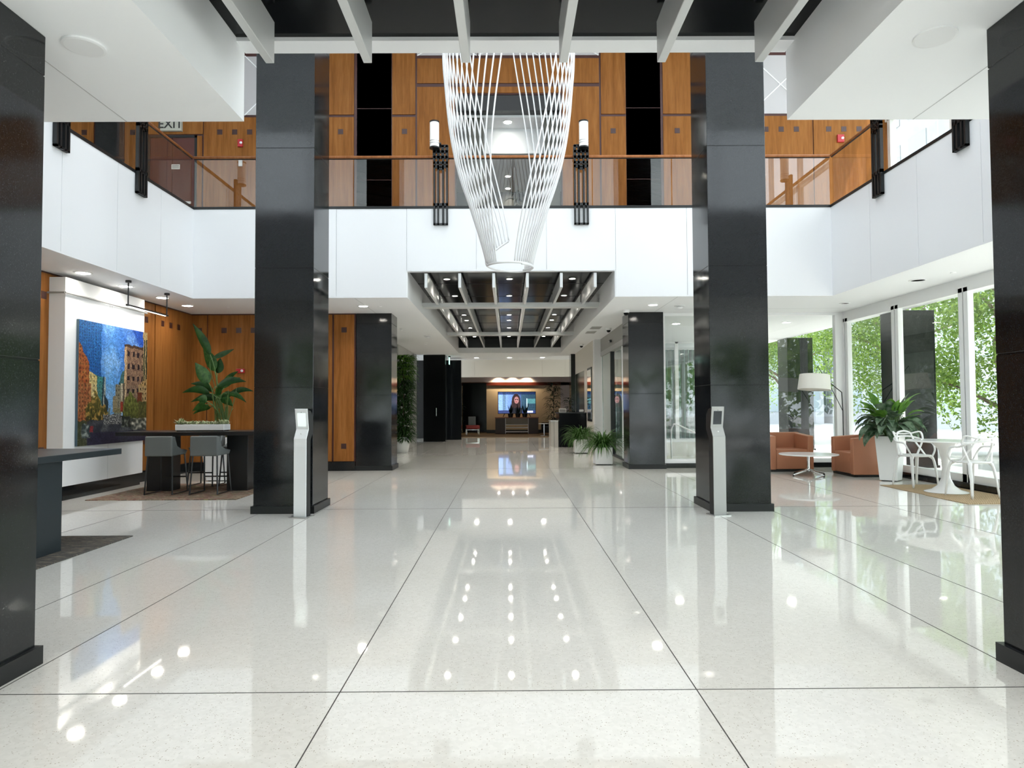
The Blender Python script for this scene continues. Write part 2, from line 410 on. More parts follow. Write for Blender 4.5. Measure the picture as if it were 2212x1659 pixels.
# dark cap at foot of the balustrade
cap = MB(); cap.box(XL-0.04, XR+0.04, YB-0.03, YB+0.05, ZF-0.02, ZF+0.035)
cap.box(XL-0.05, XL+0.03, YN, YB-0.03, ZF-0.02, ZF+0.035); cap.box(XR-0.03, XR+0.05, YN, YB-0.03, ZF-0.02, ZF+0.035)
struct(cap, 'trim_7', black_paint)
# soffit seams
sm = MB(); sm.box(-3.08, -3.07, YS, YN, ZC-0.001, ZC+0.001); sm.box(3.30, 3.31, YS, YN, ZC-0.001, ZC+0.001)
sm.box(-3.26, -3.25, YB+0.03, YW1, ZC-0.001, ZC+0.001); sm.box(3.62, 3.63, YB+0.03, YW1, ZC-0.001, ZC+0.001); sm.box(4.0, XG, 16.2, 16.21, ZC-0.001, ZC+0.001)
struct(sm, 'ceiling_seam_line', seam_m)

# ---- wooden walls
def panel_wall(name, axis, const, cells, out, reveal=None):
    """cells: (a0,a1,z0,z1) veneer panels standing 2 cm proud of a maroon reveal"""
    b = MB(); t = 0.022; g = 0.012
    for a0, a1, z0, z1 in cells:
        if axis == 'y': b.box(a0+g, a1-g, const-t, const+0.01, z0+g, z1-g)
        else: b.box(min(const-0.01*out, const+t*out), max(const-0.01*out, const+t*out), a0+g, a1-g, z0+g, z1-g)
    return struct(b, name, cherry)
SQ = MB()
def sq(x, y, z, s=0.064):   # inlay on a wall facing the room (-y)
    SQ.box(x-s, x+s, y-0.026, y-0.018, z-s, z+s)
def sqx(x, y, z, s=0.064): SQ.box(x+0.018, x+0.026, y-s, y+s, z-s, z+s)
# lower back wall, left of the corridor
struct(MB().box(XWL-0.2, -3.76, YW1, YW1+0.3, 0, ZC), 'wall_back_lower', trim_m)
panel_wall('wall_panel_back_lower', 'y', YW1, [(XWL, -7.40, .22, 3.85), (-7.40, -5.87, .22, 3.85), (-5.87, -4.32, .22, 3.85), (-4.30, -3.78, .22, 3.85)], -1)
for x in (-7.60, -6.99, -6.63, -6.27, -5.4, -5.06, -4.7, -4.04): sq(x, YW1, 3.46)
for x in (-6.99, -6.63, -6.27, -4.04): sq(x, YW1, 0.60)
struct(MB().box(XWL, -3.76, YW1-0.045, YW1, 0, 0.22), 'baseboard_back', granite_m)
# left wall
struct(MB().box(XWL-0.3, XWL, YS, YW1, 0, ZC), 'wall_left', trim_m)
panel_wall('wall_panel_left', 'x', XWL, [(a, a+1.62, .22, 3.85) for a in (-2.85, -1.22, .41, 2.04, 3.67, 5.30, 6.93, 8.56, 10.19)] + [(11.82, 13.33, .22, 3.85), (13.34, 14.95, .22, 3.85), (14.97, 16.70, .22, 3.85)], 1)
for y in (10.63, 11.0, 11.37, 13.85, 14.22, 14.60, 15.29, 15.66, 16.03): sqx(XWL, y, 3.46); sqx(XWL, y, 0.85)
struct(MB().box(XWL, XWL+0.045, YS, YW1-0.045, 0, 0.22), 'baseboard_left', granite_m)
# upper back wall with an opening in the middle
UW = MB().box(-14, -1.28, YW1, YW1+0.3, ZF, 11.2).box(1.36, 9.6, YW1, YW1+0.3, ZF, 11.2).box(-1.28, 1.36, YW1, YW1+0.3, 9.35, 11.2)
struct(UW, 'wall_back_upper', trim_m)
cells = [(-2.25, 2.32, 9.62, 10.27), (-2.25, -1.29, ZF, 9.55), (1.37, 2.32, ZF, 9.55), (-1.29, 1.37, 9.37, 9.55),
         (-2.87, -2.27, 8.83, 11.2), (-2.87, -2.27, ZF, 8.79), (-5.0, -3.80, 8.83, 11.2), (-5.0, -3.80, ZF, 8.79),
         (2.34, 2.98, 8.83, 11.2), (2.34, 2.98, ZF, 8.79), (3.89, 4.66, 8.83, 11.2), (3.89, 4.66, ZF, 8.79), (4.70, 6.05, ZF, 8.79),
         (6.05, 7.65, ZF, 8.79), (7.65, 9.26, ZF, 8.79), (9.26, 9.6, ZF, 8.79),
         (-6.0, -5.0, ZF, 8.79), (-7.55, -6.0, ZF, 8.79), (-9.05, -7.55, 8.35, 8.79), (-9.05, -8.92, ZF, 8.33), (-7.72, -7.57, ZF, 8.33), (-9.50, -9.07, ZF, 8.79),
         (-11.2, -10.26, ZF, 8.79), (-12.7, -11.2, ZF, 8.79)]
panel_wall('wall_panel_back_upper', 'y', YW1, cells, -1)
for x in (-4.14, -2.55, 2.65, 4.25): sq(x, YW1, 8.41)
for c0 in (6.85, 8.42): [sq(c0+d, YW1, 8.44) for d in (-.38, 0, .38)]
for x in (-7.14, -6.77, -6.40, -9.30, -10.9, -10.5, 5.1, 5.5): sq(x, YW1, 8.41)
struct(SQ, 'wall_inlay_tile', square_m)
# grey frieze panels with raised diagonal battens
fr = MB(); bt = MB()
def frieze(x0, x1, z0, z1):
    fr.box(x0+.01, x1-.01, YW1-0.02, YW1+0.01, z0+.01, z1-.01)
    for (za, zb) in ((z0, z1), (z1, z0)): bt.tube([(x0+.02, YW1-.025, za), (x1-.02, YW1-.025, zb)], 0.014, 5)
for x0, x1 in ((-2.25, -.73), (-.73, .80), (.80, 2.32)): frieze(x0, x1, 10.33, 11.18)
for x0, x1 in ((4.70, 6.05), (6.05, 7.65), (7.65, 9.26), (-6.55, -5.0), (-8.1, -6.55), (-9.6, -8.1), (-12, -10.3)): frieze(x0, x1, 8.83, 10.33)
struct(fr, 'wall_panel_frieze', mat('grey_fabric_panel', (0.50, 0.48, 0.49), 0.8, spec=0.1)); struct(bt, 'wall_frieze_strip', alu)
# upper outer shell
struct(MB().box(-14.2, -14, YS, YW1+.3, ZF, 11.2), 'wall_left_upper', white)
SKX0, SKX1, SKY0, SKY1 = -5.6, 5.8, 6.2, 13.8  # roof opening for an unseen skylight, added to brighten the hall
struct(MB().box(-14.2, SKX0, YS-.2, 24, 11.2, 11.4).box(SKX1, 9.8, YS-.2, 24, 11.2, 11.4).box(SKX0, SKX1, YS-.2, SKY0, 11.2, 11.4).box(SKX0, SKX1, SKY1, 24, 11.2, 11.4), 'ceiling_atrium', ceil_m)
milk = bpy.data.materials.new('added_skylight_glass'); milk.use_nodes = True; mn, ml = milk.node_tree.nodes, milk.node_tree.links; mn.clear()
mo = mn.new('ShaderNodeOutputMaterial'); mt_ = mn.new('ShaderNodeBsdfTranslucent'); mt_.inputs['Color'].default_value = (.44, .455, .47, 1); ml.new(mt_.outputs[0], mo.inputs['Surface'])
struct(MB().quad((SKX0, SKY0, 11.3), (SKX1, SKY0, 11.3), (SKX1, SKY1, 11.3), (SKX0, SKY1, 11.3)), 'added_skylight_pane', milk)  # added translucent pane, lets extra daylight down onto floor and soffits
sk = MB()
for i in range(1, 8): x = SKX0+(SKX1-SKX0)*i/8; sk.box(x-.05, x+.05, SKY0, SKY1, 11.15, 11.29)
for i in range(1, 5): y = SKY0+(SKY1-SKY0)*i/5; sk.box(SKX0, SKX1, y-.05, y+.05, 11.15, 11.29)
struct(sk, 'added_skylight', alu)  # glazing bars of the added skylight
# elevator lobby behind the opening
lb = MB().box(-1.5, 1.6, YW1+.3, 17.75, 8.90, 9.0); struct(lb, 'ceiling_upper_lobby', ceil_m)
struct(MB().box(-3.2, 3.4, 17.75, 21.0, 8.24, 8.9), 'ceiling_upper_lobby_far', ceil_m)
struct(MB().box(-3.2, 3.4, 21.0, 21.2, ZF, 8.3), 'wall_lobby_back', olive)
struct(MB().box(-3.4, -3.2, YW1+.3, 21.2, ZF, 9.0), 'wall_lobby_left', white); struct(MB().box(3.4, 3.6, YW1+.3, 21.2, ZF, 9.0), 'wall_lobby_right', white)
struct(MB().box(-1.28, 1.36, YW1+.02, YW1+.28, 8.95, 9.34), 'beam_lobby', black_paint)
struct(MB().box(-1.0, -.6, YW1+.32, 17.6, ZF, 8.9).box(.95, 1.34, YW1+.32, 17.6, ZF, 8.9), 'wall_lobby_pier', olive)
struct(MB().box(-14, 9.6, YW1+.3, 33.8, ZF-.001, ZF+.001), 'floor_upper', brown_floor)

# ---- right glass wall and back glass wall
def mullion_pair(b, g, x, y, ax):
    if ax == 'x': b.box(x-.05, x+.06, y-.13, y-.015, .12, 3.70); b.box(x-.05, x+.06, y+.015, y+.13, .12, 3.70); g.box(x-.03, x+.04, y-.015, y+.015, .12, 3.70)
    else: b.box(x-.13, x-.015, y-.05, y+.06, .12, 3.70); b.box(x+.015, x+.13, y-.05, y+.06, .12, 3.70); g.box(x-.015, x+.015, y-.03, y+.04, .12, 3.70)
wf = MB(); gk = MB(); yy = [16.85, 14.66, 12.44, 10.22, 8.0, 5.78, 3.56, 1.34, -.88, -3.1]
for y in yy: mullion_pair(wf, gk, XG, y, 'x')
wf.box(XG-.05, XG+.06, YS, 16.98, .12, .26); wf.box(XG-.05, XG+.06, YS, 16.98, 3.62, ZC)
w1 = struct(wf, 'window_1', alu)
struct(MB().quad((XG, YS, .2), (XG, 16.9, .2), (XG, 16.9, 3.65), (XG, YS, 3.65)), 'window_1_pane', win_glass); struct(gk, 'window_gasket_strip', black_paint)
struct(MB().box(XG-.09, XG+.1, YS, 17.0, 0, .12), 'baseboard_right', granite_m)
wf = MB(); gk = MB()
wf.box(8.2, 8.42, 16.92, 17.06, .12, 3.8); wf.box(3.86, 3.93, 16.92, 17.06, .12, 3.8)
mullion_pair(wf, gk, 5.4, 17.0, 'y')
wf.box(3.86, 8.45, 16.94, 17.06, .12, .22); wf.box(3.86, 8.45, 16.94, 17.06, 3.80, ZC)
struct(wf, 'window_2', alu); struct(MB().quad((3.9, 17.0, .2), (8.4, 17.0, .2), (8.4, 17.0, 3.82), (3.9, 17.0, 3.82)), 'window_2_pane', win_glass)
struct(MB().box(3.86, 8.5, 16.90, 17.1, 0, .12), 'baseboard_glass_back', granite_m)
# upper right windows
wf = MB()
for y in (16.55, 14.2, 11.8, 9.4, 7.0, 4.6, 2.2, -.2, -2.6): wf.box(9.45, 9.6, y-.06, y+.06, ZF, 11.2)
wf.box(9.45, 9.6, YS, YW1, ZF, ZF+.12); wf.box(9.45, 9.6, YS, YW1, 8.6, 8.7)
struct(wf, 'window_3', alu); struct(MB().quad((9.52, YS, ZF), (9.52, YW1, ZF), (9.52, YW1, 11.2), (9.52, YS, 11.2)), 'window_3_pane', win_glass)
# entrance glazing behind the photographer
wf = MB()
for x in [-7.8+2.03*i for i in range(9)]: wf.box(x-.05, x+.05, YS-.06, YS+.06, 0, ZC)
for x in [-13.9+2.35*i for i in range(11)]: wf.box(x-.05, x+.05, YS-.06, YS+.06, ZF, 11.2)
wf.box(-7.8, 8.45, YS-.05, YS+.05, 0, .12); wf.box(-14, 9.6, YS-.05, YS+.05, ZF, ZF+.15)
struct(wf, 'window_4', alu); struct(MB().quad((-7.8, YS, .1), (8.45, YS, .1), (8.45, YS, ZC), (-7.8, YS, ZC)).quad((-14, YS, ZF), (9.6, YS, ZF), (9.6, YS, 11.2), (-14, YS, 11.2)), 'window_4_pane', win_glass)

# ---- corridor
XCL = -4.1
struct(MB().box(XCL-.2, XCL, YW1+.3, 30.1, 0, ZC), 'wall_corridor_left', mat('grey_panel', (0.40, 0.41, 0.39), 0.4))
pn = MB()
for a0, a1 in ((17.1, 20.0), (20.02, 22.9), (22.92, 24.3), (25.0, 27.2), (27.22, 28.4), (29.2, 30.05)): pn.box(XCL, XCL+.05, a0, a1, 0.0, ZC-.01)
struct(pn, 'wall_panel_corridor', mat('pale_grey_laminate', (0.47, 0.48, 0.46), 0.35))
struct(MB().box(3.0, 3.27, 23.55, 23.95, 0, ZC), 'wall_white_pier', white)
struct(MB().box(2.98, 3.2, 23.95, 30.1, 0, ZC), 'wall_corridor_right', cream)
struct(MB().box(2.975, 2.985, 26.6, 30.0, 0, 2.95), 'wall_panel_black', black_gloss)
lp = MB()
for i in range(7): a = -3.9+1.12*i; lp.box(a+.006, a+1.12-.006, 33.7, 33.74, 3.02, ZC)
struct(lp, 'wall_lintel_panel', cream); struct(MB().box(-4.1, 3.9, 33.74, 34.0, 3.02, ZC), 'beam_far', cream)
struct(MB().box(-8, -2.8, 33.8, 34.0, 0, ZC), 'wall_far_left', black_paint); struct(MB().box(3.1, 8, 33.8, 34.0, 0, ZC), 'wall_far_right', black_paint)
struct(MB().box(-5, 5, 34, 39.2, 3.35, 3.5), 'ceiling_lounge', ceil_m)
struct(MB().box(-5, 5, 34.2, 39.2, -.2, .03), 'floor_lounge', brown_floor)
struct(MB().box(-5, 3.3, 39.0, 39.2, 0, 3.4), 'wall_lounge_back', tan_wall)
struct(MB().box(3.0, 5, 38.9, 39.0, 0, 3.4), 'wall_lounge_back_right', lilac_wall)
struct(MB().box(-5, 5, 38.98, 39.0, 2.95, 3.4), 'wall_lounge_upper', lilac_wall)
struct(MB().box(-2.9, 4, 38.9, 38.99, 2.76, 2.93), 'trim_8', mat('red_wood_band', (0.07, 0.010, 0.004), 0.5, spec=.2))
struct(MB().box(-2.6, -1.25, 38.85, 38.99, 0.1, 2.9), 'wall_panel_dark', black_gloss)
struct(MB().box(-1.25, 3.6, 38.94, 38.99, 0, .22), 'baseboard_lounge', black_paint)
struct(MB().box(-5.2, -5, 34, 39.2, 0, 3.4), 'wall_lounge_left', black_paint); struct(MB().box(5, 5.2, 34, 39.2, 0, 3.4), 'wall_lounge_right', white)

# ---- outdoors
struct(MB().box(XG+.1, 60, -60, 80, -.25, -.05).box(-60, XG+.1, -60, YS-.06, -.25, -.05).box(3.3, XG+.1, 17.1, 80, -.25, -.05), 'street_ground', asphalt)
struct(MB().box(8.5, 11.2, YS-2, 34, -.05, 0).box(3.3, 11.2, 17.1, 34, -.05, -.002), 'pavement', curb_m)
struct(MB().box(9.6, 9.75, -4, 34, 3.87, 5.9), 'roof_edge_trim', fascia_m)
struct(MB().box(8.2, 9.75, 33.8, 34, 3.87, 5.9), 'roof_back_trim', fascia_m)

# ================================================================ PILLARS
def pillar(name_label, x0, x1, y0, z0=0.0, z1=11.2, dy=0.84, plinth=True, seams=(1.85, 3.62, 5.42, 7.2, 9.0), cat='pillar'):
    t = thing('granite_pillar', name_label, cat, ((x0+x1)/2, y0+dy/2, z0)); t['kind'] = 'thing'
    b = MB(); zs = [z0]+[s for s in seams if z0 < s < z1]+[z1]
    for a, c in zip(zs, zs[1:]): b.box(x0, x1, y0, y0+dy, a+(0.0025 if a > z0 else 0), c-(0.0025 if c < z1 else 0))
    b.box(x0+.005, x1-.005, y0+.005, y0+dy-.005, z0, z1)
    b.build('stone_cladding', granite_m, t, bevel=0.004, seg=1)
    if plinth: MB().box(x0-.03, x1+.03, y0-.03, y0+dy+.03, z0, z0+.11).build('plinth', black_paint, t)
    return t
PX = (-3.745, -2.875); QX = (2.975, 3.845)
pillar('black polished granite pillar at the photo edge beside the charcoal rug', PX[0], PX[1], 3.34, z1=ZC)
pillar('black polished granite pillar nearest the camera on the window side', QX[0], QX[1], 3.28, z1=ZC)
pillar('double-height black granite pillar behind the white-faced kiosk', PX[0], PX[1], 10.02)
pillar('double-height black granite pillar behind the silver kiosk with dark screen', QX[0], QX[1], 9.98)
pillar('black granite pillar at the corridor mouth beside the cherry wall', PX[0], PX[1], YW1, z1=11.2)
pillar('black granite pillar at the corridor mouth beside the sliding door', QX[0], QX[1], YW1, z1=11.2)
pillar('black pillar closing the upper gallery wall past the exit door', -10.24, -9.52, YW1-.02, z0=ZF, z1=11.2, plinth=False)
pillar('dark pillar outside the glass behind the white cafe chairs', 9.62, 10.5, 16.6, z1=ZC, z0=-.05)
pillar('dark pillar outside the glass behind the arc lamp shade', 9.62, 10.5, 23.3, z1=ZC, z0=-.05)
pillar('slim black pillar beside the television lounge opening', 2.79, 3.12, 30.1, z1=ZC, plinth=False)
t = thing('service_door', 'full-height black door block with chrome pull at the corridor end', 'door', (-3.27, 30.4, 0))
MB().box(-3.76, -2.79, 30.1, 30.95, .02, ZC-.01).build('door_leaf', black_gloss, t)
MB().tube([(-3.25, 30.1, 1.50), (-3.18, 30.02, 1.50), (-3.18, 30.02, 1.15), (-3.25, 30.1, 1.15)], .016, 8).build('pull_handle', chrome, t)
t = thing('dark_partition', 'black partition standing past the black door, pale metal edge strip', 'partition', (-2.6, 32.3, 0)); t['kind'] = 'thing'
MB().box(-2.94, -2.22, 32.0, 32.5, 0, ZC-.12).build('panel', black_gloss, t); MB().box(-2.99, -2.945, 31.4, 31.5, 0, ZC).build('edge_strip', alu, t)

# ================================================================ CEILING FINS AND CROSS BEAMS
FX = (-1.745, -1.025, -0.30, 0.42, 1.145, 1.87)
ords = ('first', 'second', 'third', 'fourth', 'fifth', 'sixth')
for bay, (y0, y1, ph) in enumerate(((-3.0, 4.94, 'recess over the entrance'), (YB+.05, 16.85, 'first bay over the corridor'), (17.2, 23.5, 'middle bay over the corridor'), (23.85, 29.2, 'last bay over the corridor'))):
    for i, x in enumerate(FX):
        o = MB().box(x-.031, x+.031, y0, y1, 4.09, 4.40).build('ceiling_fin', fin_m, bevel=.003, seg=1)
        tag(o, f'{ords[i]} aluminium fin from the painting side, {ph}', 'ceiling fin', 'aluminium ceiling fins')
for i, (y, lb_) in enumerate(((17.0, 'closer of two long silver cross beams under corridor recess'), (23.65, 'farther of two long silver cross beams under corridor recess'))):
    t = thing('cross_beam', lb_, 'beam', (.07, y, 4.05), group='silver cross beams'); t['kind'] = 'thing'
    MB().box(RXL-.0, RXR+.0, y-.17, y+.17, 4.07, 4.14).build('flange', fin_m, t); MB().box(RXL+.02, RXR-.02, y-.15, y+.15, 4.03, 4.072).build('soffit_plate', fin_m, t)

# ================================================================ BALUSTRADE
def railing(label, p, q, nseg, name='glass_balustrade'):
    p, q = Vector(p), Vector(q); d = (q-p); L = d.length; d.normalize(); nrm = Vector((-d.y, d.x, 0))
    t = thing(name, label, 'railing', tuple((p+q)/2))
    for i in range(nseg):
        a = p+d*(L*i/nseg+.012); b_ = p+d*(L*(i+1)/nseg-.012); w = nrm*.008
        z0, z1 = Vector((0, 0, .03)), Vector((0, 0, 1.08))
        MB().quad(a+z0, b_+z0, b_+z1, a+z1).build('glass_panel', rail_glass, t)
    MB().tube([tuple(p+Vector((0, 0, 1.11))), tuple(q+Vector((0, 0, 1.11)))], .032, 10).build('handrail', rail_wood, t, smooth=True)
    MB().tube([tuple(p+Vector((0, 0, 1.075))), tuple(q+Vector((0, 0, 1.075)))], .014, 4).build('glass_channel', black_paint, t)
railing('glass balustrade with cherry handrail along the far balcony above the corridor', (XL, YB+.03, ZF), (XR, YB+.03, ZF), 8)
railing('glass balustrade with cherry handrail on the balcony above the painting', (XL-.03, YN, ZF), (XL-.03, YB, ZF), 5)
railing('glass balustrade with cherry handrail on the balcony above the cafe windows', (XR+.03, YN, ZF), (XR+.03, YB, ZF), 5)

# ================================================================ BALCONY LAMPS
def bracket(t):
    """grille plate in local x/z, facing -y; part geometry in the thing's own space"""
    b = MB(); w = .135
    for x in (-w, -.052, .052, w): b.box(x-.019, x+.019, -.06, 0, 0, 1.42)
    b.box(-w-.019, w+.019, -.06, 0, 0, .03); b.box(-w-.019, w+.019, -.06, 0, .40, .46)
    for z in (1.22, 1.30, 1.42, 1.54, 1.66): b.box(-w-.019, w+.019, -.06, 0, z, z+.055)
    for x in (-w, -.045, .045, w): b.box(x-.03, x+.03, -.06, 0, 1.42, 1.70)
    b.box(-.07, .07, -.06, 0, 1.18, 1.24)
    b.build('grille_bracket', black_paint, t, local=True)
    MB().tube([(0, -.03, 1.68), (0, -.13, 1.72)], .02, 8).build('arm', black_paint, t, local=True)
def lamp_head(t, dx, z=1.60, dy=-.13):
    MB().lathe([(.0, .02), (.098, .02), (.098, .56), (.0, .56)], (dx, dy, z), 28).build('shade', shade_w, t, local=True, smooth=False)
    for zz, nm in ((.0, 'collar'), (.55, 'cap'), (.10, 'band'), (.15, 'band')):
        MB().lathe([(.0, 0), (.104, 0), (.104, .012 if nm == 'band' else .03), (0, .012 if nm == 'band' else .03)], (dx, dy, z+zz), 28).build(nm, black_paint if nm in ('cap', 'collar') else steel, t, local=True)
for (x, y, rz, lab, dx) in ((-1.415, YB-.03, 0, 'balcony lantern, white cylinder on black grille, on the painting side of the sculpture', -.12),
                       (1.575, YB-.03, 0, 'balcony lantern, white cylinder on black grille, on the window side of the sculpture', .05),
                       (XL+.03, 12.22, R(90), 'black grille lantern bracket below the handrail slope over the hanging light bar', 0),
                       (XL+.03, 10.02, R(90), 'black grille lantern bracket on white balcony beside the edge pillar near painting', 0),
                       (XR-.03, 12.42, R(-90), 'black grille lantern bracket on grey balcony in front of upper window', 0),
                       (XR-.03, 10.12, R(-90), 'black grille lantern bracket on grey balcony beside the edge pillar by windows', 0)):
    t = thing('balcony_lantern', lab, 'wall lamp', (x, y, 5.41), rz, 'black grille balcony lanterns')
    bracket(t); lamp_head(t, dx)
for s_, x in ((-1, -1.415), (1, 1.575)):
    pass

# ================================================================ HANGING SCULPTURE
sc = thing('hanging_sculpture', 'large hanging sculpture of curved white rods tapering to a spiral rim', 'sculpture', (.03, 9.8, 3.4))
SCX, SCY = .03, 9.8
prof = [(3.58, .325), (3.75, .36), (4.10, .465), (4.44, .57), (4.78, .69), (5.12, .785), (5.46, .85), (5.80, .895), (6.5, .955), (7.4, .98), (9.2, .98), (11.2, .95)]
def rad(z):
    if z <= prof[0][0]: return prof[0][1]
    for (a, ra), (b_, rb) in zip(prof, prof[1:]):
        if z <= b_: u = (z-a)/(b_-a); return ra+(rb-ra)*u
    return prof[-1][1]
def zb(th):   # bottom height along the spiral rim (deg)
    if th > 200: return 3.58
    return 3.58+0.50*max(0, (200-th)/110)**1.3 if th > 80 else 3.58
def rod(tt, zlow, back):
    pts = []
    for i in range(15):
        u = i/14; z = zlow+(7.6-zlow)*u; th = R(tt-42*(1-u)**1.15)
        pts.append((SCX+rad(z)*math.cos(th), SCY+rad(z)*math.sin(th), z))
    pts.append((SCX+rad(9.2)*math.cos(R(tt+14)), SCY+rad(9.2)*math.sin(R(tt+14)), 9.2)); pts.append((SCX+rad(11.1)*math.cos(R(tt+28)), SCY+rad(11.1)*math.sin(R(tt+28)), 11.15))
    MB().tube(spline(pts, 3), .0112, 6).build('rod', rod_m, sc, smooth=True)
tops = [276-6.2*i for i in range(24)]
for a in tops: rod(a, zb(a-42), False)
for i in range(21): rod(88-6.2*i, 3.57, True)
rim = []
for i in range(60):
    th = 92+(320*i/59); z = zb(th) if th < 200 else 3.58
    r_ = rad(z)+.005; rim.append((SCX+r_*math.cos(R(th)), SCY+r_*math.sin(R(th)), z))
MB().tube(rim, .017, 8).build('spiral_rim', rod_m, sc, smooth=True)
rim2 = [(SCX+.335*math.cos(R(th)), SCY+.335*math.sin(R(th)), 3.565+.05*max(0, (th-60)/130)) for th in range(-60, 190, 8)]
MB().tube(rim2, .015, 8).build('lower_rim', rod_m, sc, smooth=True)
MB().lathe([(0, 0), (1.1, 0), (1.1, .06), (0, .06)], (SCX, SCY, 11.13), 32).build('ceiling_plate', rod_m, sc)

# ================================================================ LIGHTS
def downlight(x, y, z, label, group, r=.11, power=0, on=True, name='ceiling_light', color=(1.0, .93, .84), m_=None):
    t = thing(name, label, 'ceiling light', (x, y, z), 0, group)
    MB().lathe([(r*.82, .0), (r*1.12, .0), (r*1.12, -.008), (r*.86, -.012), (r*.82, 0)], (x, y, z), 24).build('trim_ring', alu, t)
    MB().lathe([(0, -.003), (r*.84, -.003)], (x, y, z), 24).build('lens', m_ or (light_on if on else light_soft), t)
    if power:
        ld = bpy.data.lights.new('downlight', 'AREA'); ld.shape = 'DISK'; ld.size = r*1.6; ld.energy = power; ld.color = color; ld.spread = R(130)
        lo = bpy.data.objects.new('downlight_lamp', ld); COL.objects.link(lo); lo.location = (x, y, z-.02)
    return t
for i, y in enumerate((11.55, 12.84, 14.2, 15.32)):
    downlight(-7.24, y, ZC, f'{ords[i]} round ceiling light, counting inward, in the row washing the painting wall', 'painting wall ceiling lights', .13, 3.5)
downlight(-3.31, 15.5, ZC, 'round ceiling light just above the cherry strip beside the corridor mouth', 'front soffit lights', .12, 8)
downlight(3.33, 15.5, ZC, 'round ceiling light above the right corridor-mouth pillar', 'front soffit lights', .12, 8)
downlight(7.70, 15.4, ZC, 'unlit round ceiling light above the brown armchairs', 'cafe ceiling lights', .10, 0, False)
downlight(7.66, 12.57, ZC, 'unlit round ceiling light above the white cafe chairs', 'cafe ceiling lights', .14, 0, False)
n = 0
for ri, y in enumerate((15.4, 17.75, 19.65, 21.45, 22.8, 25.0, 26.6, 28.1)):
    for ci, x in enumerate((-1.39, .04, 1.475)):
        downlight(x, y, 4.465, f'small recess light, {("painting-side", "centre", "window-side")[ci]} column, row {ords[ri] if ri < 6 else ("seventh", "eighth")[ri-6]} from the fascia', 'corridor recess lights', .075, 5.5, True)
for ci, x in enumerate((-1.50, .06, 1.63)):
    downlight(x, 32.1, ZC, f'{("painting-side", "middle", "window-side")[ci]} round light of three before the cream lintel', 'lintel lights', .13, 10, color=(1, .86, .68))
downlight(.02, 17.3, 8.895, 'bright round light in the upper lobby ceiling seen through the sculpture', 'upper lobby lights', .12, 1.6)
downlight(.02, 19.5, 8.235, 'upper lobby light behind balustrade glass, the closer of two', 'upper lobby lights', .09, 6)
downlight(.02, 20.6, 8.235, 'upper lobby light behind balustrade glass, the farther of two', 'upper lobby lights', .09, 6)
downlight(4.75, 19.1, ZC, 'porch ceiling light outside the glass beside the corridor-mouth pillar', 'porch ceiling lights', .13, 0, True)
downlight(7.8, 18.9, ZC, 'porch ceiling light outside the glass above the armchairs', 'porch ceiling lights', .13, 0, True)
for (x, y, lab) in ((-2.70, 4.28, 'round white ceiling speaker beside the pillar on the painting side'), (2.70, 4.19, 'round white ceiling speaker beside the pillar on the window side')):
    t = thing('ceiling_speaker', lab, 'speaker', (x, y, ZC), 0, 'round ceiling speakers')
    MB().lathe([(.105, 0), (.125, 0), (.125, -.012), (.11, -.016)], (x, y, ZC), 32).build('rim', white, t)
    MB().lathe([(0, -.012), (.108, -.012)], (x, y, ZC), 32).build('grille', speaker_m, t)
n = 0
for ri, y in enumerate((-2.2, -.3, 1.6, 3.6)):
    for ci, x in enumerate((-1.39, .04, 1.475)):
        downlight(x, y, 4.465, f'recess light over the entrance floor, {("painting-side", "centre", "window-side")[ci]} column, {ords[ri]} from the entrance glass', 'entrance recess lights', .075, 5, True, color=(1, .98, .96))
# accent spots over the television
for i, x in enumerate((-.55, .25, 1.05)):
    t = thing('accent_spotlight', f'{ords[i]} recessed accent light washing the wall over the television', 'ceiling light', (x, 38.55, 3.35), 0, 'television wall accent lights')
    MB().cyl((x, 38.55, 3.32), .06, .03).build('lens', light_on, t)
    ld = bpy.data.lights.new('accent', 'SPOT'); ld.energy = 60; ld.color = (1, .80, .52); ld.spot_size = R(125); ld.spot_blend = .6; ld.shadow_soft_size = .04
    lo = bpy.data.objects.new('accent_lamp', ld); COL.objects.link(lo); lo.location = (x, 38.62, 3.31); lo.rotation_euler = (R(16), 0, 0)

# cameras, detectors, vents, sprinklers
def dome(x, y, z, lab):
    t = thing('security_camera', lab, 'security camera', (x, y, z), 0, 'dome cameras')
    MB().lathe([(0, 0), (.085, 0), (.085, -.05), (.07, -.07), (0, -.07)], (x, y, z), 24).build('housing', white, t, smooth=False)
    MB().lathe([(.062, -.068), (.055, -.10), (.035, -.125), (0, -.135)], (x, y, z), 24).build('dome', black_gloss, t, smooth=True)
dome(2.86, 16.35, ZC, 'white dome security camera over the corner of the corridor-mouth pillar')
dome(2.99, 20.1, ZC, 'white dome security camera before the sliding door')
dome(2.74, 25.3, ZC, 'small dome security camera deep in the corridor ceiling')
def sprinkler(x, y, z, lab):
    t = thing('ceiling_sprinkler', lab, 'sprinkler', (x, y, z), 0, 'ceiling sprinklers')
    MB().lathe([(0, 0), (.05, 0), (.05, -.01), (.02, -.02), (.015, -.05), (0, -.05)], (x, y, z), 16).build('escutcheon', white, t)
    MB().lathe([(0, -.05), (.035, -.055), (.03, -.07), (0, -.08)], (x, y, z), 12).build('deflector', alu, t)
sprinkler(-3.15, 20.0, ZC, 'white ceiling sprinkler head over the tall planted column')
sprinkler(-2.95, 24.4, ZC, 'white ceiling sprinkler head farther down the corridor soffit')
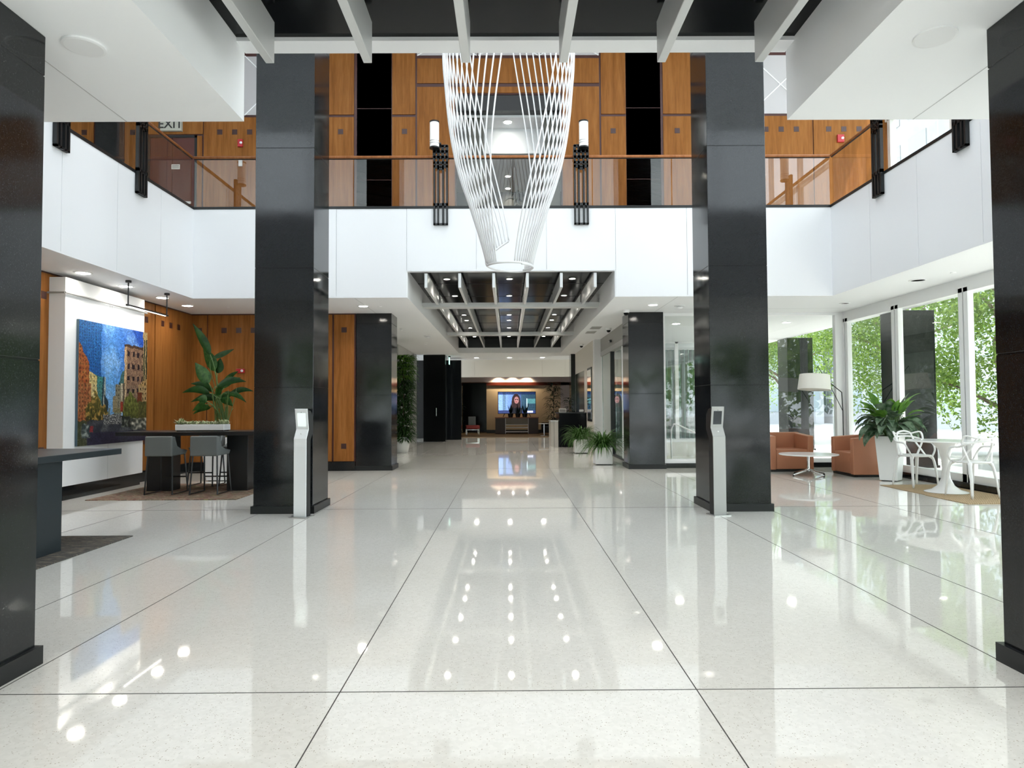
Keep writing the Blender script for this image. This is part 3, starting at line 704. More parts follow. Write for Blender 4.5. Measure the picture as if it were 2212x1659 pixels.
def detector(x, y, z, lab):
    t = thing('smoke_detector', lab, 'smoke detector', (x, y, z), 0, 'smoke detectors')
    MB().lathe([(0, 0), (.12, 0), (.12, -.02), (0, -.02)], (x, y, z), 24).build('base', white, t)
    MB().lathe([(.05, -.02), (.075, -.035), (.06, -.07), (0, -.085)], (x, y, z), 24).build('sensor_head', white, t, smooth=True)
detector(3.98, 15.65, ZC, 'white smoke detector under the soffit beside the tall window pillar')
detector(-2.62, 22.1, ZC, 'pale twin smoke detector on the corridor soffit')
for y, lab in ((20.0, 'grey ceiling vent closer of the pair beside the corridor recess'), (21.2, 'grey ceiling vent farther of the pair beside the corridor recess')):
    t = thing('ceiling_vent', lab, 'vent', (2.56, y, ZC), 0, 'ceiling vents')
    MB().box(2.44, 2.76, y-.32, y+.32, ZC-.008, ZC).build('frame', white, t)
    b = MB()
    for k in range(12): b.box(2.455+k*.0245, 2.468+k*.0245, y-.3, y+.3, ZC-.014, ZC-.006)
    b.build('grille', vent_m, t)
# disks: plain covers in soffit
for (x, y, lab) in ((-2.95, 15.6, 'small round sprinkler cover above the corridor-mouth pillar, cherry side'), (-6.45, 15.6, 'small round sprinkler cover above the tall leafy plant'), (7.85, 11.85, 'small round sprinkler cover above the cafe window')):
    tag(MB().lathe([(0, 0), (.05, 0), (.045, -.01), (0, -.012)], (x, y, ZC), 20).build('sprinkler_cover', alu), lab, 'sprinkler cover')

# ================================================================ LEFT: DISPLAY PANEL, PAINTING, LIGHT BAR
t = thing('display_panel', 'white freestanding display wall behind the city street painting', 'display panel', (-7.65, 12.76, 0))
MB().box(-7.78, -7.50, 11.50, 14.0, .24, 3.79).build('panel', white, t, bevel=.004, seg=1)
MB().box(-7.74, -7.53, 11.55, 13.96, 0, .24).build('plinth', granite_m, t)
MB().tube([(-7.47, 11.44, 3.52), (-7.47, 14.04, 3.52)], .018, 8).tube([(-7.80, 11.46, 3.52), (-7.47, 11.44, 3.52)], .018, 8).build('picture_rail', vent_m, t)
MB().box(-7.502, -7.498, 12.78, 12.786, .24, 3.79).build('panel_seam', seam_m, t)
# painting made of a fine coloured canvas
PY0, PY1, PZ0, PZ1 = 11.80, 14.03, .90, 3.11
def lerp(a, b, t): return tuple(a[i]+(b[i]-a[i])*t for i in range(3))
def N(x, y, s=0.0): return noise.noise(Vector((x, y, s)))
def paint(u, v):
    """u: 0..1 across (near->far), v: 0..1 from the bottom; sRGB-like colours"""
    w = N(u*14, v*14, 1)*.05; f = N(u*60, v*60, 2)*.06; uu = u+w*.25; vv = v+N(u*20, v*16, 5)*.012
    # sky
    c = lerp((.30, .58, .86), (.12, .30, .72), min(1, max(0, abs(u-.42)*1.6+(v-.55)*.6)))
    c = lerp(c, (.50, .70, .93), min(.65, max(0, N(u*4, v*5, 8)*1.1+N(u*16, v*18, 18)*.45+.15)))
    if uu < .34: c = lerp(c, (.16, .42, .78), .35)
    def win(c, nx, ny, dk=.45):
        a = (uu*nx) % 1; b = (vv*ny) % 1
        return lerp(c, (c[0]*dk, c[1]*dk, c[2]*dk), 1) if .25 < a < .62 and .25 < b < .70 else c
    # blue tower
    if uu < .295 and vv > .30:
        c = lerp((.07, .26, .58), (.10, .42, .70), v*.8+N(u*40, v*60, 3)*.5); c = win(c, 34, 40, .72)
    if .20 < uu < .345 and .25 < vv < .58-(uu-.2)*.25: c = win((.20+.2*f, .48, .47), 30, 36, .6)
    if .315 < uu < .36 and vv < .56 and vv > .30: c = (.62, .66, .64) if uu > .335 else (.10, .22, .30)
    if .13 < uu < .245 and .20 < vv < .60-(uu-.13)*.35: c = win((.78, .68, .42), 22, 26, .6)
    if uu < .135+.03*(vv < .5) and .14 < vv < .82-uu*1.15: c = lerp((.60, .27, .12), (.70, .42, .20), N(u*30, v*30, 9)+.4); c = win(c, 26, 30, .6)
    if .345 < uu < .39 and .27 < vv < .44-(uu-.345)*2: c = (.12, .20, .24)
    # right side
    if .55 < uu < .68 and .30 < vv < .62 and uu > .55+max(0, vv-.52)*.5: c = win((.24, .40, .40), 26, 30, .7)
    if .50 < uu < .60 and .26 < vv < .50: c = win((.48, .45, .36), 28, 30, .6)
    if .47 < uu < .53 and .26 < vv < .40: c = (.52, .46, .34)
    if .63 < uu < .93 and .30 < vv < .86:
        c = lerp((.47, .35, .28), (.55, .42, .32), N(u*30, v*30, 4)+.4)
        if uu < .665: c = (.72, .58, .42)
        elif vv < .83:
            a = ((uu-.66)*13) % 1; b = ((vv-.30)*9.2) % 1
            if .25 < a < .7 and .2 < b < .62: c = (.16, .13, .16)
        if vv > .835: c = (.30, .22, .18)
    if .58 < uu < .64 and .26 < vv < .52: c = (.68, .62, .50) if uu < .61 else (.36, .31, .26)
    if uu > .93 and vv > .28:
        c = (.62, .52, .34); a = ((uu-.93)*26) % 1
        if .3 < a < .8 and vv < .93: c = (.14, .20, .16)
    if uu > .86 and .25 < vv < .50+(uu-.86)*.5: c = win((.66, .52, .32), 24, 22, .35)
    if .84 < uu < .92 and .22 < vv < .44: c = (.44, .18, .09)
    # trees
    tr = .30+.10*N(u*9, 3.1, 6)
    if .10 < uu < .40 and vv < .42-abs(uu-.22)*.9+.05*N(u*24, v*24, 7) and vv > .16:
        c = lerp((.42, .36, .10), (.16, .17, .07), min(1, max(0, (.40-v)*3+N(u*50, v*26, 7))))
        if N(u*34, v*30, 12) > .18: c = (.62, .46, .16)
    if .62 < uu < .86 and vv < .46-abs(uu-.74)*1.1+.05*N(u*24, v*24, 17) and vv > .16:
        c = lerp((.44, .46, .16), (.20, .22, .08), min(1, max(0, (.44-v)*3+N(u*50, v*26, 27))))
    if .40 < uu < .60 and .17 < vv < .30 and abs(uu-.46) > .03: c = lerp(c, (.44, .40, .22), .7)
    if uu > .86 and vv < .36 and vv > .15: c = lerp((.24, .24, .10), (.40, .38, .16), N(u*40, v*30, 31)+.4)
    if .58 < uu < .62 and .27 < vv < .36: c = (.60, .16, .10)
    # road and cars
    if vv < .20:
        c = lerp((.15, .17, .22), (.25, .26, .30), N(u*9, v*14, 41)+.4)
        if N(u*7, v*7, 44) > .15: c = lerp(c, (.36, .38, .38), .5)
        if v < .10: c = lerp(c, (.13, .11, .24), .6)
        if u < .12: c = lerp((.22, .24, .14), (.34, .36, .26), N(u*30, v*20, 51)+.4)
    if .33 < uu < .60 and .16 < vv < .245:
        c = lerp((.16, .17, .20), (.72, .72, .70), min(1, max(0, N(u*60, v*110, 47)*1.3+N(u*150, v*170, 57)*.7+.35)))
    if .60 < uu < .74 and .13 < vv < .23: c = lerp((.10, .13, .12), (.50, .52, .46), max(0, N(u*30, v*40, 48)*1.4+.1))
    if uu > .74 and .10 < vv < .21: c = lerp((.22, .24, .22), (.66, .64, .58), max(0, min(1, N(u*22, v*34, 49)*1.6+.3)))
    if .05 < uu < .16 and .06 < vv < .17: c = lerp((.18, .24, .26), (.56, .60, .58), max(0, min(1, N(u*24, v*30, 50)*1.6+.3)))
    if .155 < uu < .20 and .10 < vv < .15: c = (.55, .14, .16)
    g_ = sum(c)/3; c = lerp(c, (g_*1.02, g_, g_*.94), .16 if v > .5 else .30)
    k = 1+f+N(u*120, v*90, 60)*.34+N(u*34+v*20, v*30-u*16, 71)*.20
    return tuple(min(1, max(0, x*k))**2.2*.92 for x in c)
def colour_grid(name, m, nx, ny, pos, fn, parent):
    vs = [pos(i/nx, j/ny) for j in range(ny+1) for i in range(nx+1)]
    off = parent_world(parent); me = bpy.data.meshes.new(name)
    me.from_pydata([tuple(Vector(p)-off) for p in vs], [], [(j*(nx+1)+i, j*(nx+1)+i+1, (j+1)*(nx+1)+i+1, (j+1)*(nx+1)+i) for j in range(ny) for i in range(nx)])
    at = me.color_attributes.new('Col', 'FLOAT_COLOR', 'CORNER')
    buf = []
    for j in range(ny):
        for i in range(nx):
            c = fn((i+.5)/nx, (j+.5)/ny); buf += [*c, 1.0]*4
    at.data.foreach_set('color', buf); me.materials.append(m)
    o = bpy.data.objects.new(name, me); COL.objects.link(o); o.parent = parent; return o
t = thing('street_painting', 'large unframed oil painting of a sunlit city street under blue sky', 'painting', (-7.47, (PY0+PY1)/2, PZ0))
MB().box(-7.495, -7.451, PY0, PY1, PZ0, PZ1).build('stretcher', mat('canvas_edge', (.06, .10, .13), .8), t)
colour_grid('painted_canvas', canvas_m, 220, 220, lambda a, b: (-7.450, PY0+a*(PY1-PY0), PZ0+b*(PZ1-PZ0)), paint, t)
MB().tube([(-7.475, 12.84, 3.11), (-7.475, 12.82, 3.50)], .003, 4).build('hanging_cord', steel, t)
t = thing('hanging_light_bar', 'slim black light bar hung on two rods in front of the painting', 'light', (-6.87, 12.9, 3.42))
for y, nm in ((12.27, 'rod'), (13.66, 'rod')):
    MB().cyl((-6.87, y, 3.42), .012, .42, 8).cyl((-6.87, y, 3.83), .05, .04, 16).build(nm, leg_black, t)
MB().box(-6.885, -6.855, 12.22, 13.71, 3.405, 3.435).build('bar_housing', leg_black, t)
MB().box(-6.882, -6.858, 12.3, 13.6, 3.397, 3.406).build('diffuser', tube_on, t)
ld = bpy.data.lights.new('bar', 'AREA'); ld.shape = 'RECTANGLE'; ld.size = .05; ld.size_y = 1.3; ld.energy = 4; ld.color = (1, .97, .93)
lo = bpy.data.objects.new('light_bar_lamp', ld); COL.objects.link(lo); lo.location = (-6.90, 12.95, 3.39); lo.rotation_euler = (0, R(38), 0)

# fire alarms, switch
def alarm(x, y, z, lab, w=.20, h=.105):
    t = thing('fire_alarm', lab, 'fire alarm', (x, y, z), 0, 'red fire alarms')
    MB().box(x-w/2, x+w/2, y-.055, y, z-h/2, z+h/2).build('housing', red_m, t, bevel=.008)
    k = MB().lathe([(0, 0), (.034, 0), (.028, .02), (0, .03)], (0, 0, 0), 16); k.v = [(w*.22+v[0], -.055-v[2], v[1]) for v in k.v]
    k.build('strobe', lens_m, t, local=True)
alarm(-6.57, YW1-.022, 2.46, 'red fire alarm on the cherry wall beside the leafy plant, lower level')
alarm(-6.62, YW1-.022, 8.12, 'red fire alarm on the upper wall beside the exit door', .12, .19)
alarm(8.32, YW1-.022, 8.19, 'red fire alarm on the upper wall above the sloping dark handrail', .17, .19)
tag(MB().box(-6.66, -6.57, YW1-.06, YW1-.022, 7.54, 7.69).build('wall_thermostat', white, bevel=.006), 'small white wall control under the upper fire alarm', 'wall control')
# exit door on the upper level
t = thing('emergency_exit', 'maroon double door with push bar under the upper exit sign', 'door', (-8.3, YW1, ZF)); t['kind'] = 'thing'
MB().box(-8.92, -8.86, YW1-.03, YW1+.02, ZF, 8.33).box(-7.76, -7.70, YW1-.03, YW1+.02, ZF, 8.33).box(-8.92, -7.70, YW1-.03, YW1+.02, 8.27, 8.33).build('door_frame', black_paint, t)
MB().box(-8.86, -8.315, YW1-.02, YW1+.01, ZF, 8.27).build('door_leaf', maroon_door, t); MB().box(-8.305, -7.76, YW1-.02, YW1+.01, ZF, 8.27).build('door_leaf', maroon_door, t)
MB().box(-8.8, -8.36, YW1-.07, YW1-.03, 6.60, 6.66).box(-8.26, -7.82, YW1-.07, YW1-.03, 6.60, 6.66).build('push_bar', steel, t)
t = thing('door_notice', 'small white paper notice fixed on the exit door', 'notice', (-8.24, YW1-.03, 7.5))
MB().box(-8.33, -8.12, YW1-.026, YW1-.021, 7.48, 7.60).build('sheet', paper, t)
b = MB()
for z in (7.57, 7.545, 7.515): b.box(-8.31, -8.14, YW1-.0275, YW1-.0262, z-.005, z+.004)
b.build('printed_line', ink, t)
def text(s, size, loc, rot, m, name, parent, align='CENTER', ext=.002):
    cu = bpy.data.curves.new(name, 'FONT'); cu.body = s; cu.size = size; cu.extrude = ext; cu.align_x = align; cu.align_y = 'CENTER'; cu.offset = size*.012
    o = bpy.data.objects.new(name, cu); COL.objects.link(o)
    dg = bpy.context.evaluated_depsgraph_get(); me = bpy.data.meshes.new_from_object(o.evaluated_get(dg)); bpy.data.objects.remove(o)
    me.materials.clear(); me.materials.append(m)
    o = bpy.data.objects.new(name, me); COL.objects.link(o); o.parent = parent; o.location = Vector(loc)-parent_world(parent); o.rotation_euler = rot; return o
t = thing('exit_sign', 'pale EXIT sign with dark letters over the upper maroon door', 'sign', (-8.33, YW1-.08, 8.55))
MB().box(-8.58, -8.06, YW1-.10, YW1-.02, 8.42, 8.74).build('sign_box', mat('sign_face', (.45, .44, .38), .5), t)
text('EXIT', .30, (-8.33, YW1-.104, 8.575), (R(90), 0, 0), ink, 'lettering', t)

# ================================================================ BAR TABLES, STOOLS, RUGS
def bar_table(label, x0, x1, y0, y1, legs, m, zt=1.06):
    t = thing('bar_table', label, 'table', ((x0+x1)/2, (y0+y1)/2, 0))
    MB().box(x0, x1, y0, y1, zt-.07, zt).build('tabletop', m, t, bevel=.004, seg=1)
    for (a, b_, c, d) in legs: MB().box(a, b_, c, d, 0.012, zt-.07).build('slab_leg', m, t, bevel=.003, seg=1)
    return t
bar_table('long black bar table with a white box planter on top', -7.16, -4.45, 12.42, 13.42, [(-6.75, -6.29, 12.74, 13.10), (-5.26, -4.87, 12.74, 13.10)], black_table, 1.12)
bar_table('dark slate bar table beside the edge pillar on the charcoal rug', -5.85, -4.78, 5.6, 8.44, [(-5.68, -4.86, 6.95, 7.45), (-5.68, -4.86, 5.9, 6.4)], slate)
def rug(lab, x0, x1, y0, y1, m, th=.012, pts=None):
    b = MB().prism(pts, 0.0, th) if pts else MB().box(x0, x1, y0, y1, 0.0, th)
    o = b.build('area_rug', m, bevel=.003, seg=1); tag(o, lab, 'rug'); return o
rug('faded multicolour rug under the black bar table and stools', -7.15, -4.60, 11.55, 13.95, rug_multi)
rug('charcoal patterned rug under the slate bar table', -6.3, -4.56, 5.2, 8.32, rug_dark)
# edge binding of the near rugs
def stool(label):
    t = thing('bar_stool', label, 'stool', (0, 0, 0), 0, 'grey bar stools')
    # seat shell: rounded front, back panel at -y (towards the camera), arms sloping forward
    MB().box(-.222, .222, -.20, .33, .69, .785).build('seat', grey_up, t, local=True, bevel=.03, seg=4)
    MB().box(-.242, .242, -.27, -.205, .69, 1.045).build('backrest', grey_up, t, local=True, bevel=.024, seg=4)
    for s in (-1, 1):
        x0, x1 = (.20, .24) if s > 0 else (-.24, -.20)
        MB().prism_x([(-.22, .70), (.27, .70), (.33, .77), (.10, .80), (-.06, .86), (-.15, 1.03), (-.22, 1.035)], x0, x1).build('side_wing', grey_up, t, local=True, bevel=.012, seg=3)
    for sx_ in (-1, 1):
        MB().tube([(sx_*.215, -.20, .70), (sx_*.245, -.25, .013)], .015, 4).build('leg', leg_black, t, local=True)
        MB().tube([(sx_*.215, .26, .70), (sx_*.245, .34, .013)], .015, 4).build('leg', leg_black, t, local=True)
        MB().tube([(sx_*.245, -.25, .02), (sx_*.245, .34, .02)], .010, 4).build('floor_rail', leg_black, t, local=True)
    MB().tube([(-.235, .32, .28), (.235, .32, .28)], .012, 4).build('footrest', leg_black, t, local=True)
    return t
s0 = stool('grey upholstered bar stool, camera side of black table, beside the painting'); s0.location = (-6.18, 12.31, .012)
dup(s0, (-5.385, 12.31, .012), 0, 'grey upholstered bar stool, camera side of black table, below the box planter')
dup(s0, (-6.02, 13.66, .012), PI, 'bar stool seen from its front behind the black table, farther from the tall plant pot')
dup(s0, (-5.42, 13.70, .012), PI, 'bar stool seen from its front behind the black table, next to its far slab leg')

# box planter on the table
t = thing('box_planter', 'long low white planter of cream edged foliage on the bar table', 'planter', (-5.72, 12.8, 1.12))
MB().box(-6.17, -5.27, 12.62, 12.92, 1.140, 1.25).build('trough', white_gloss, t, bevel=.004, seg=1)
MB().box(-6.15, -5.29, 12.64, 12.90, 1.121, 1.140).build('base_reveal', black_paint, t)
b = MB()
for i in range(420):
    x = random.uniform(-6.17, -5.27); y = random.uniform(12.64, 12.9); a = random.uniform(0, 2*PI); e = random.uniform(.3, 1.2)
    end = abs((x+5.72)/.45) > .82
    b.leaf((x, y, 1.245+random.uniform(0, .03)), (math.cos(a)+(.5 if x > -5.4 else (-.5 if x < -6.05 else 0)), math.sin(a), e*(1.5 if end else 1)), random.uniform(.05, .085)*(1.45 if end else 1), random.uniform(.03, .045), .8, 4, .3, .8)
f_ = b.build('foliage', lf_vari, t); f_['kind'] = 'stuff'

# tall white pot behind the table with the bird-of-paradise style plant
def tapered_pot(t, cx, cy_, b, tp, h, m=white_gloss):
    MB().box(cx-b/2, cx+b/2, cy_-b/2, cy_+b/2, .015, h, top=((tp-b)/2, (tp-b)/2)).build('pot', m, t, bevel=.01, seg=2)
    MB().box(cx-b/2+.03, cx+b/2-.03, cy_-b/2+.03, cy_+b/2-.03, 0, .02).build('pot_foot', black_paint, t)
    MB().box(cx-tp/2+.02, cx+tp/2-.02, cy_-tp/2+.02, cy_+tp/2-.02, h-.03, h+.004).build('soil', soil, t)
LP = (-6.2, 14.75)
t = thing('paradise_plant', 'tall plant with huge dark paddle leaves behind the bar table', 'plant', (LP[0], LP[1], 0))
tapered_pot(t, LP[0], LP[1], .46, .66, .93)
def big_leaf(px, pz, qx, qz, w, y=0.0, droop=.25, side=(0, 0, 0)):
    """blade from (px,pz) to (qx,qz) in the plane facing the room, at depth offset y; with a stem from the pot"""
    base = Vector((px, LP[1]+y, pz)); tip = Vector((qx, LP[1]+y+random.uniform(-.1, .1), qz)); d = tip-base; L = d.length; k = MB(); n_ = 10
    fwd = Vector((random.uniform(-.25, .25), -1, .15)).normalized()
    sd = d.normalized().cross(fwd).normalized(); bow = Vector((0, 0, 1))*L*droop
    for i in range(n_+1):
        u = i/n_; c = base+d*u+bow*(math.sin(PI*u)*.5); wd = w*.5*math.sin(PI*(u**.75*.93+.05))
        k.v += [tuple(c-sd*wd-fwd*wd*.35), tuple(c), tuple(c+sd*wd-fwd*wd*.35)]; k.e += [1, 0, 1]
        if i < n_: a = 3*i; k.f += [[a, a+1, a+4, a+3], [a+1, a+2, a+5, a+4]]
    k.build('leaf', random.choice([lf_dark, lf_mid]), t, smooth=True)
    r0 = Vector((LP[0]+random.uniform(-.12, .12), LP[1]+random.uniform(-.1, .1), .93))
    MB().tube(bez(r0, r0+Vector((0, 0, .5)), base-d.normalized()*.25, base, 8), .009, 6).build('stem', stem_m, t, smooth=True)
def lx(px): return (px-1098)*14.6/1466.9
def lz(py): return 1.55+(882-py)*14.6/1466.9
for (x0, y0, x1, y1, w, yo) in ((448, 765, 408, 697, .20, 0), (455, 800, 428, 748, .26, .06), (451, 828, 417, 783, .27, -.12), (458, 805, 464, 772, .2, .15), (449, 772, 492, 752, .13, .1),
        (446, 845, 400, 828, .16, .2), (452, 850, 389, 848, .17, -.1), (455, 862, 397, 868, .17, .25), (450, 868, 430, 862, .2, -.2), (462, 845, 505, 801, .12, .15), (470, 835, 530, 825, .17, -.15),
        (475, 838, 508, 815, .10, .1), (478, 852, 532, 845, .13, .25), (485, 850, 526, 870, .12, 0), (480, 862, 502, 878, .18, -.2), (445, 880, 403, 895, .15, .1), (450, 875, 418, 888, .15, -.25), (470, 862, 498, 850, .16, .05), (455, 870, 440, 850, .18, .3), (465, 855, 478, 836, .15, -.05)):
    big_leaf(lx(x0), lz(y0), lx(x1), lz(y1), w*1.0, yo, .28 if y1 > 790 else .03)
for i in range(22):
    a = random.uniform(0, 2*PI); r_ = random.uniform(.1, .35); x = LP[0]+.1
    MB().tube(bez((x, LP[1], .93), (x, LP[1], 1.3), (x+r_*.6*math.cos(a), LP[1]+r_*.6*math.sin(a), 1.5), (x+r_*math.cos(a), LP[1]+r_*math.sin(a), random.uniform(1.5, 2.0)), 6), .006, 5).build('stem', stem_m, t)

# ================================================================ KIOSKS
def kiosk(label, x, y, rz, screen_m, face, name='temperature_kiosk'):
    t = thing(name, label, 'kiosk', (x, y, 0), rz)
    W = .098
    # black rear body, profile in y/z
    rear = [(.012, .0), (.125, .0), (.125, 1.08), (.20, 1.22), (.19, 1.42), (.13, 1.50), (.035, 1.52), (.075, 1.24), (.012, 1.10)]
    MB().prism_x(rear, -W+.004, W-.004).build('rear_shell', kiosk_b, t, local=True)
    fr_ = [(0, 0.0), (.012, 0), (.012, 1.105), (.072, 1.24), (.032, 1.535), (.020, 1.535), (.060, 1.24), (0, 1.11)]
    MB().prism_x(fr_, -W, W).build('front_plate', face, t, local=True, bevel=.002, seg=1)
    # screen on the upper, back-leaning face
    a = Vector((0, .058, 1.255)); b_ = Vector((0, .0205, 1.525)); d = (b_-a); nrm = Vector((0, -d.z, d.y)).normalized()
    def on(u, v, h=.002): return tuple(a+d*v+Vector((u, 0, 0))+nrm*h)
    MB().quad(on(-.066, .10), on(.066, .10), on(.066, .80), on(-.066, .80)).build('screen', screen_m, t, local=True)
    k = MB().lathe([(0, 0), (.012, 0), (.010, .006), (0, .008)], (0, 0, 0), 16); k.v = [(v[0], .028-v[2], 1.18+v[1]) for v in k.v]; k.build('sensor', white_gloss, t, local=True)
    k = MB().lathe([(0, 0), (.007, 0), (0, .003)], (0, 0, 0), 10); k.v = [(v[0], .0275-v[2], 1.485+v[1]) for v in k.v]; k.build('camera_lens', black_paint, t, local=True)
    MB().box(-.13, .13, -.07, .17, 0, .012).build('foot_plate', steel, t, local=True)
    return t
kiosk('white-faced freestanding temperature kiosk with a pale screen beside black pillar', -2.955, 9.66, R(-14), screen_lit, mat('kiosk_pale_face', (.92, .94, .96), .35))
kiosk('silver freestanding temperature kiosk with a dark screen beside black pillar', 2.985, 9.62, R(14), screen_dark, kiosk_m)

# ================================================================ RIGHT: LOUNGE
def armchair(label, x, y, rz, w=1.04, d=.92):
    t = thing('club_armchair', label, 'armchair', (x, y, 0), rz, 'caramel leather club armchairs')
    hw = w/2; a = .145; h = .83
    # profile of arm in y/z : front at -d/2, leaning back face
    arm = [(-d/2, .05), (d/2, .05), (d/2-.11, h+.06), (-d/2, h)]
    for s in (-1, 1):
        x0, x1 = (hw-a, hw) if s > 0 else (-hw, -hw+a)
        MB().prism_x(arm, x0, x1).build('arm', leather, t, local=True, bevel=.022, seg=4)
    MB().prism_x([(d/2-.20, .05), (d/2, .05), (d/2-.11, h+.065), (d/2-.27, h+.06)], -hw+.02, hw-.02).build('backrest', leather, t, local=True, bevel=.022, seg=4)
    MB().box(-hw+a+.003, hw-a-.003, -d/2+.01, d/2-.2, .06, .52).build('seat_cushion', leather, t, local=True, bevel=.025, seg=4)
    MB().box(-hw+.03, hw-.03, -d/2+.03, d/2-.03, 0, .055).build('plinth', black_paint, t, local=True)
    return t
armchair('caramel leather club armchair facing the camera behind the round coffee table', 6.575, 16.27, R(3))
armchair('caramel leather club armchair turned sideways beside the tall white planter', 7.83, 15.02, R(-91))
CT = (6.60, 14.95)
t = thing('coffee_table', 'low round white pedestal coffee table on splayed chrome feet', 'table', (CT[0], CT[1], 0))
MB().lathe([(0, .452), (.60, .452), (.617, .465), (.612, .478), (0, .480)], (CT[0], CT[1], 0), 64).build('tabletop', white_gloss, t, smooth=False)
MB().cyl((CT[0], CT[1], .10), .035, .35, 20).build('column', chrome, t, smooth=False)
for k in range(4):
    a = R(20+90*k); c_, s_ = math.cos(a), math.sin(a)
    MB().tube([(CT[0], CT[1], .14), (CT[0]+.12*c_, CT[1]+.12*s_, .10), (CT[0]+.43*c_, CT[1]+.43*s_, .03)], [.028, .022, .012], 8).build('foot', chrome, t, smooth=True)
    MB().cyl((CT[0]+.43*c_, CT[1]+.43*s_, 0), .018, .028, 12).build('glide', leg_black, t)
# arc lamp
LX, LY = 8.02, 16.25
t = thing('arc_floor_lamp', 'tall floor lamp with a tilted ivory drum shade on bent rods', 'lamp', (LX, LY, 0))
MB().cyl((LX, LY, 0), .17, .025, 32).build('base', leg_black, t)
MB().tube([(LX, LY, .02), (LX, LY, 1.40), (LX-.02, LY, 1.85), (7.62, LY-.1, 2.12)], .012, 8).build('pole', leg_black, t)
MB().tube([(LX, LY, 1.40), (7.60, LY-.1, 2.16), (7.36, LY-.15, 2.47)], .008, 8).build('strut', leg_black, t)
MB().tube([(7.62, LY-.1, 2.12), (7.36, LY-.15, 2.47), (7.32, LY-.15, 2.30)], .006, 6).build('cable', leg_black, t)
k = MB().lathe([(.335, 0), (.375, 0), (.335, .37), (.330, .37), (.37, .005)][:0] or [(.370, -.18), (.335, .18), (.329, .18), (.364, -.18), (.370, -.18)], (0, 0, 0), 48)
mt = Matrix.Translation((7.28, LY-.15, 2.09)) @ Matrix.Rotation(R(4), 4, 'Y') @ Matrix.Rotation(R(-3), 4, 'X')
k.v = [tuple(mt @ Vector(v)) for v in k.v]; k.build('drum_shade', shade_m, t, smooth=False)
k = MB().lathe([(0, -.165), (.362, -.165)], (0, 0, 0), 40); k.v = [tuple(mt @ Vector(v)) for v in k.v]; k.build('diffuser', white_gloss, t)

# tall white planter with chinese-evergreen style foliage
TP = (7.79, 13.86)
t = thing('potted_evergreen', 'big silvery green leafy plant in a tall tapered white planter', 'plant', (TP[0], TP[1], 0))
for ch_ in (tapered_pot(t, TP[0], TP[1], .33, .45, .91) or [o for o in COL.objects if o.parent == t]): ch_.rotation_euler = (0, 0, R(-45))
for i in range(104):
    a = i*2.399+random.uniform(-.3, .3); lay = i/104
    up_ = lay > .66
    e = random.uniform(.7, 2.8) if up_ else random.uniform(-.1, 1.1)
    L = random.uniform(.28, .42) if up_ else random.uniform(.36, .50); st = random.uniform(.12, .36) if up_ else random.uniform(.04, .22)
    d = Vector((math.cos(a), math.sin(a), e)).normalized(); p0 = Vector((TP[0], TP[1], .92)); p1 = p0+d*st+Vector((math.cos(a)*.12, math.sin(a)*.12, .06+.22*lay))
    b = MB(); b.leaf(p1, (d.x, d.y, d.z*.8), L, random.uniform(.15, .21), random.uniform(.6, 1.6) if up_ else random.uniform(2.4, 3.4), 8, .22, .75, random.uniform(-.5, .5))
    b.build('leaf', (lf_silver if (not up_ or random.random() < .15) else lf_broad), t, smooth=True)
b = MB()
for i in range(60):
    a = random.uniform(0, 2*PI); r_ = random.uniform(.05, .3); b.tube([(TP[0]+.08*math.cos(a), TP[1]+.08*math.sin(a), .9), (TP[0]+r_*math.cos(a), TP[1]+r_*math.sin(a), random.uniform(1.05, 1.4))], .007, 5)
f_ = b.build('stems', stem_m, t); f_['kind'] = 'stuff'

# tulip table
TT = (7.67, 11.92)
t = thing('tulip_table', 'round white pedestal cafe table between two white loop-back chairs', 'table', (TT[0], TT[1], 0))
MB().lathe([(0, .895), (.60, .895), (.622, .908), (.60, .918), (0, .918)], (TT[0], TT[1], 0), 64).build('tabletop', white_gloss, t)
MB().lathe([(.345, .014), (.335, .025), (.22, .06), (.13, .13), (.075, .25), (.055, .42), (.065, .60), (.11, .76), (.20, .87), (.25, .895)], (TT[0], TT[1], 0), 40).build('pedestal', white_gloss, t, smooth=True)
# jute rug with its folded corner
o = rug('woven jute rug under the white cafe chairs', 0, 0, 0, 0, jute_m, .012, [(7.10, 10.52), (8.3, 10.52), (8.3, 13.06), (7.13, 13.06), (7.115, 11.62), (7.085, 11.58)])

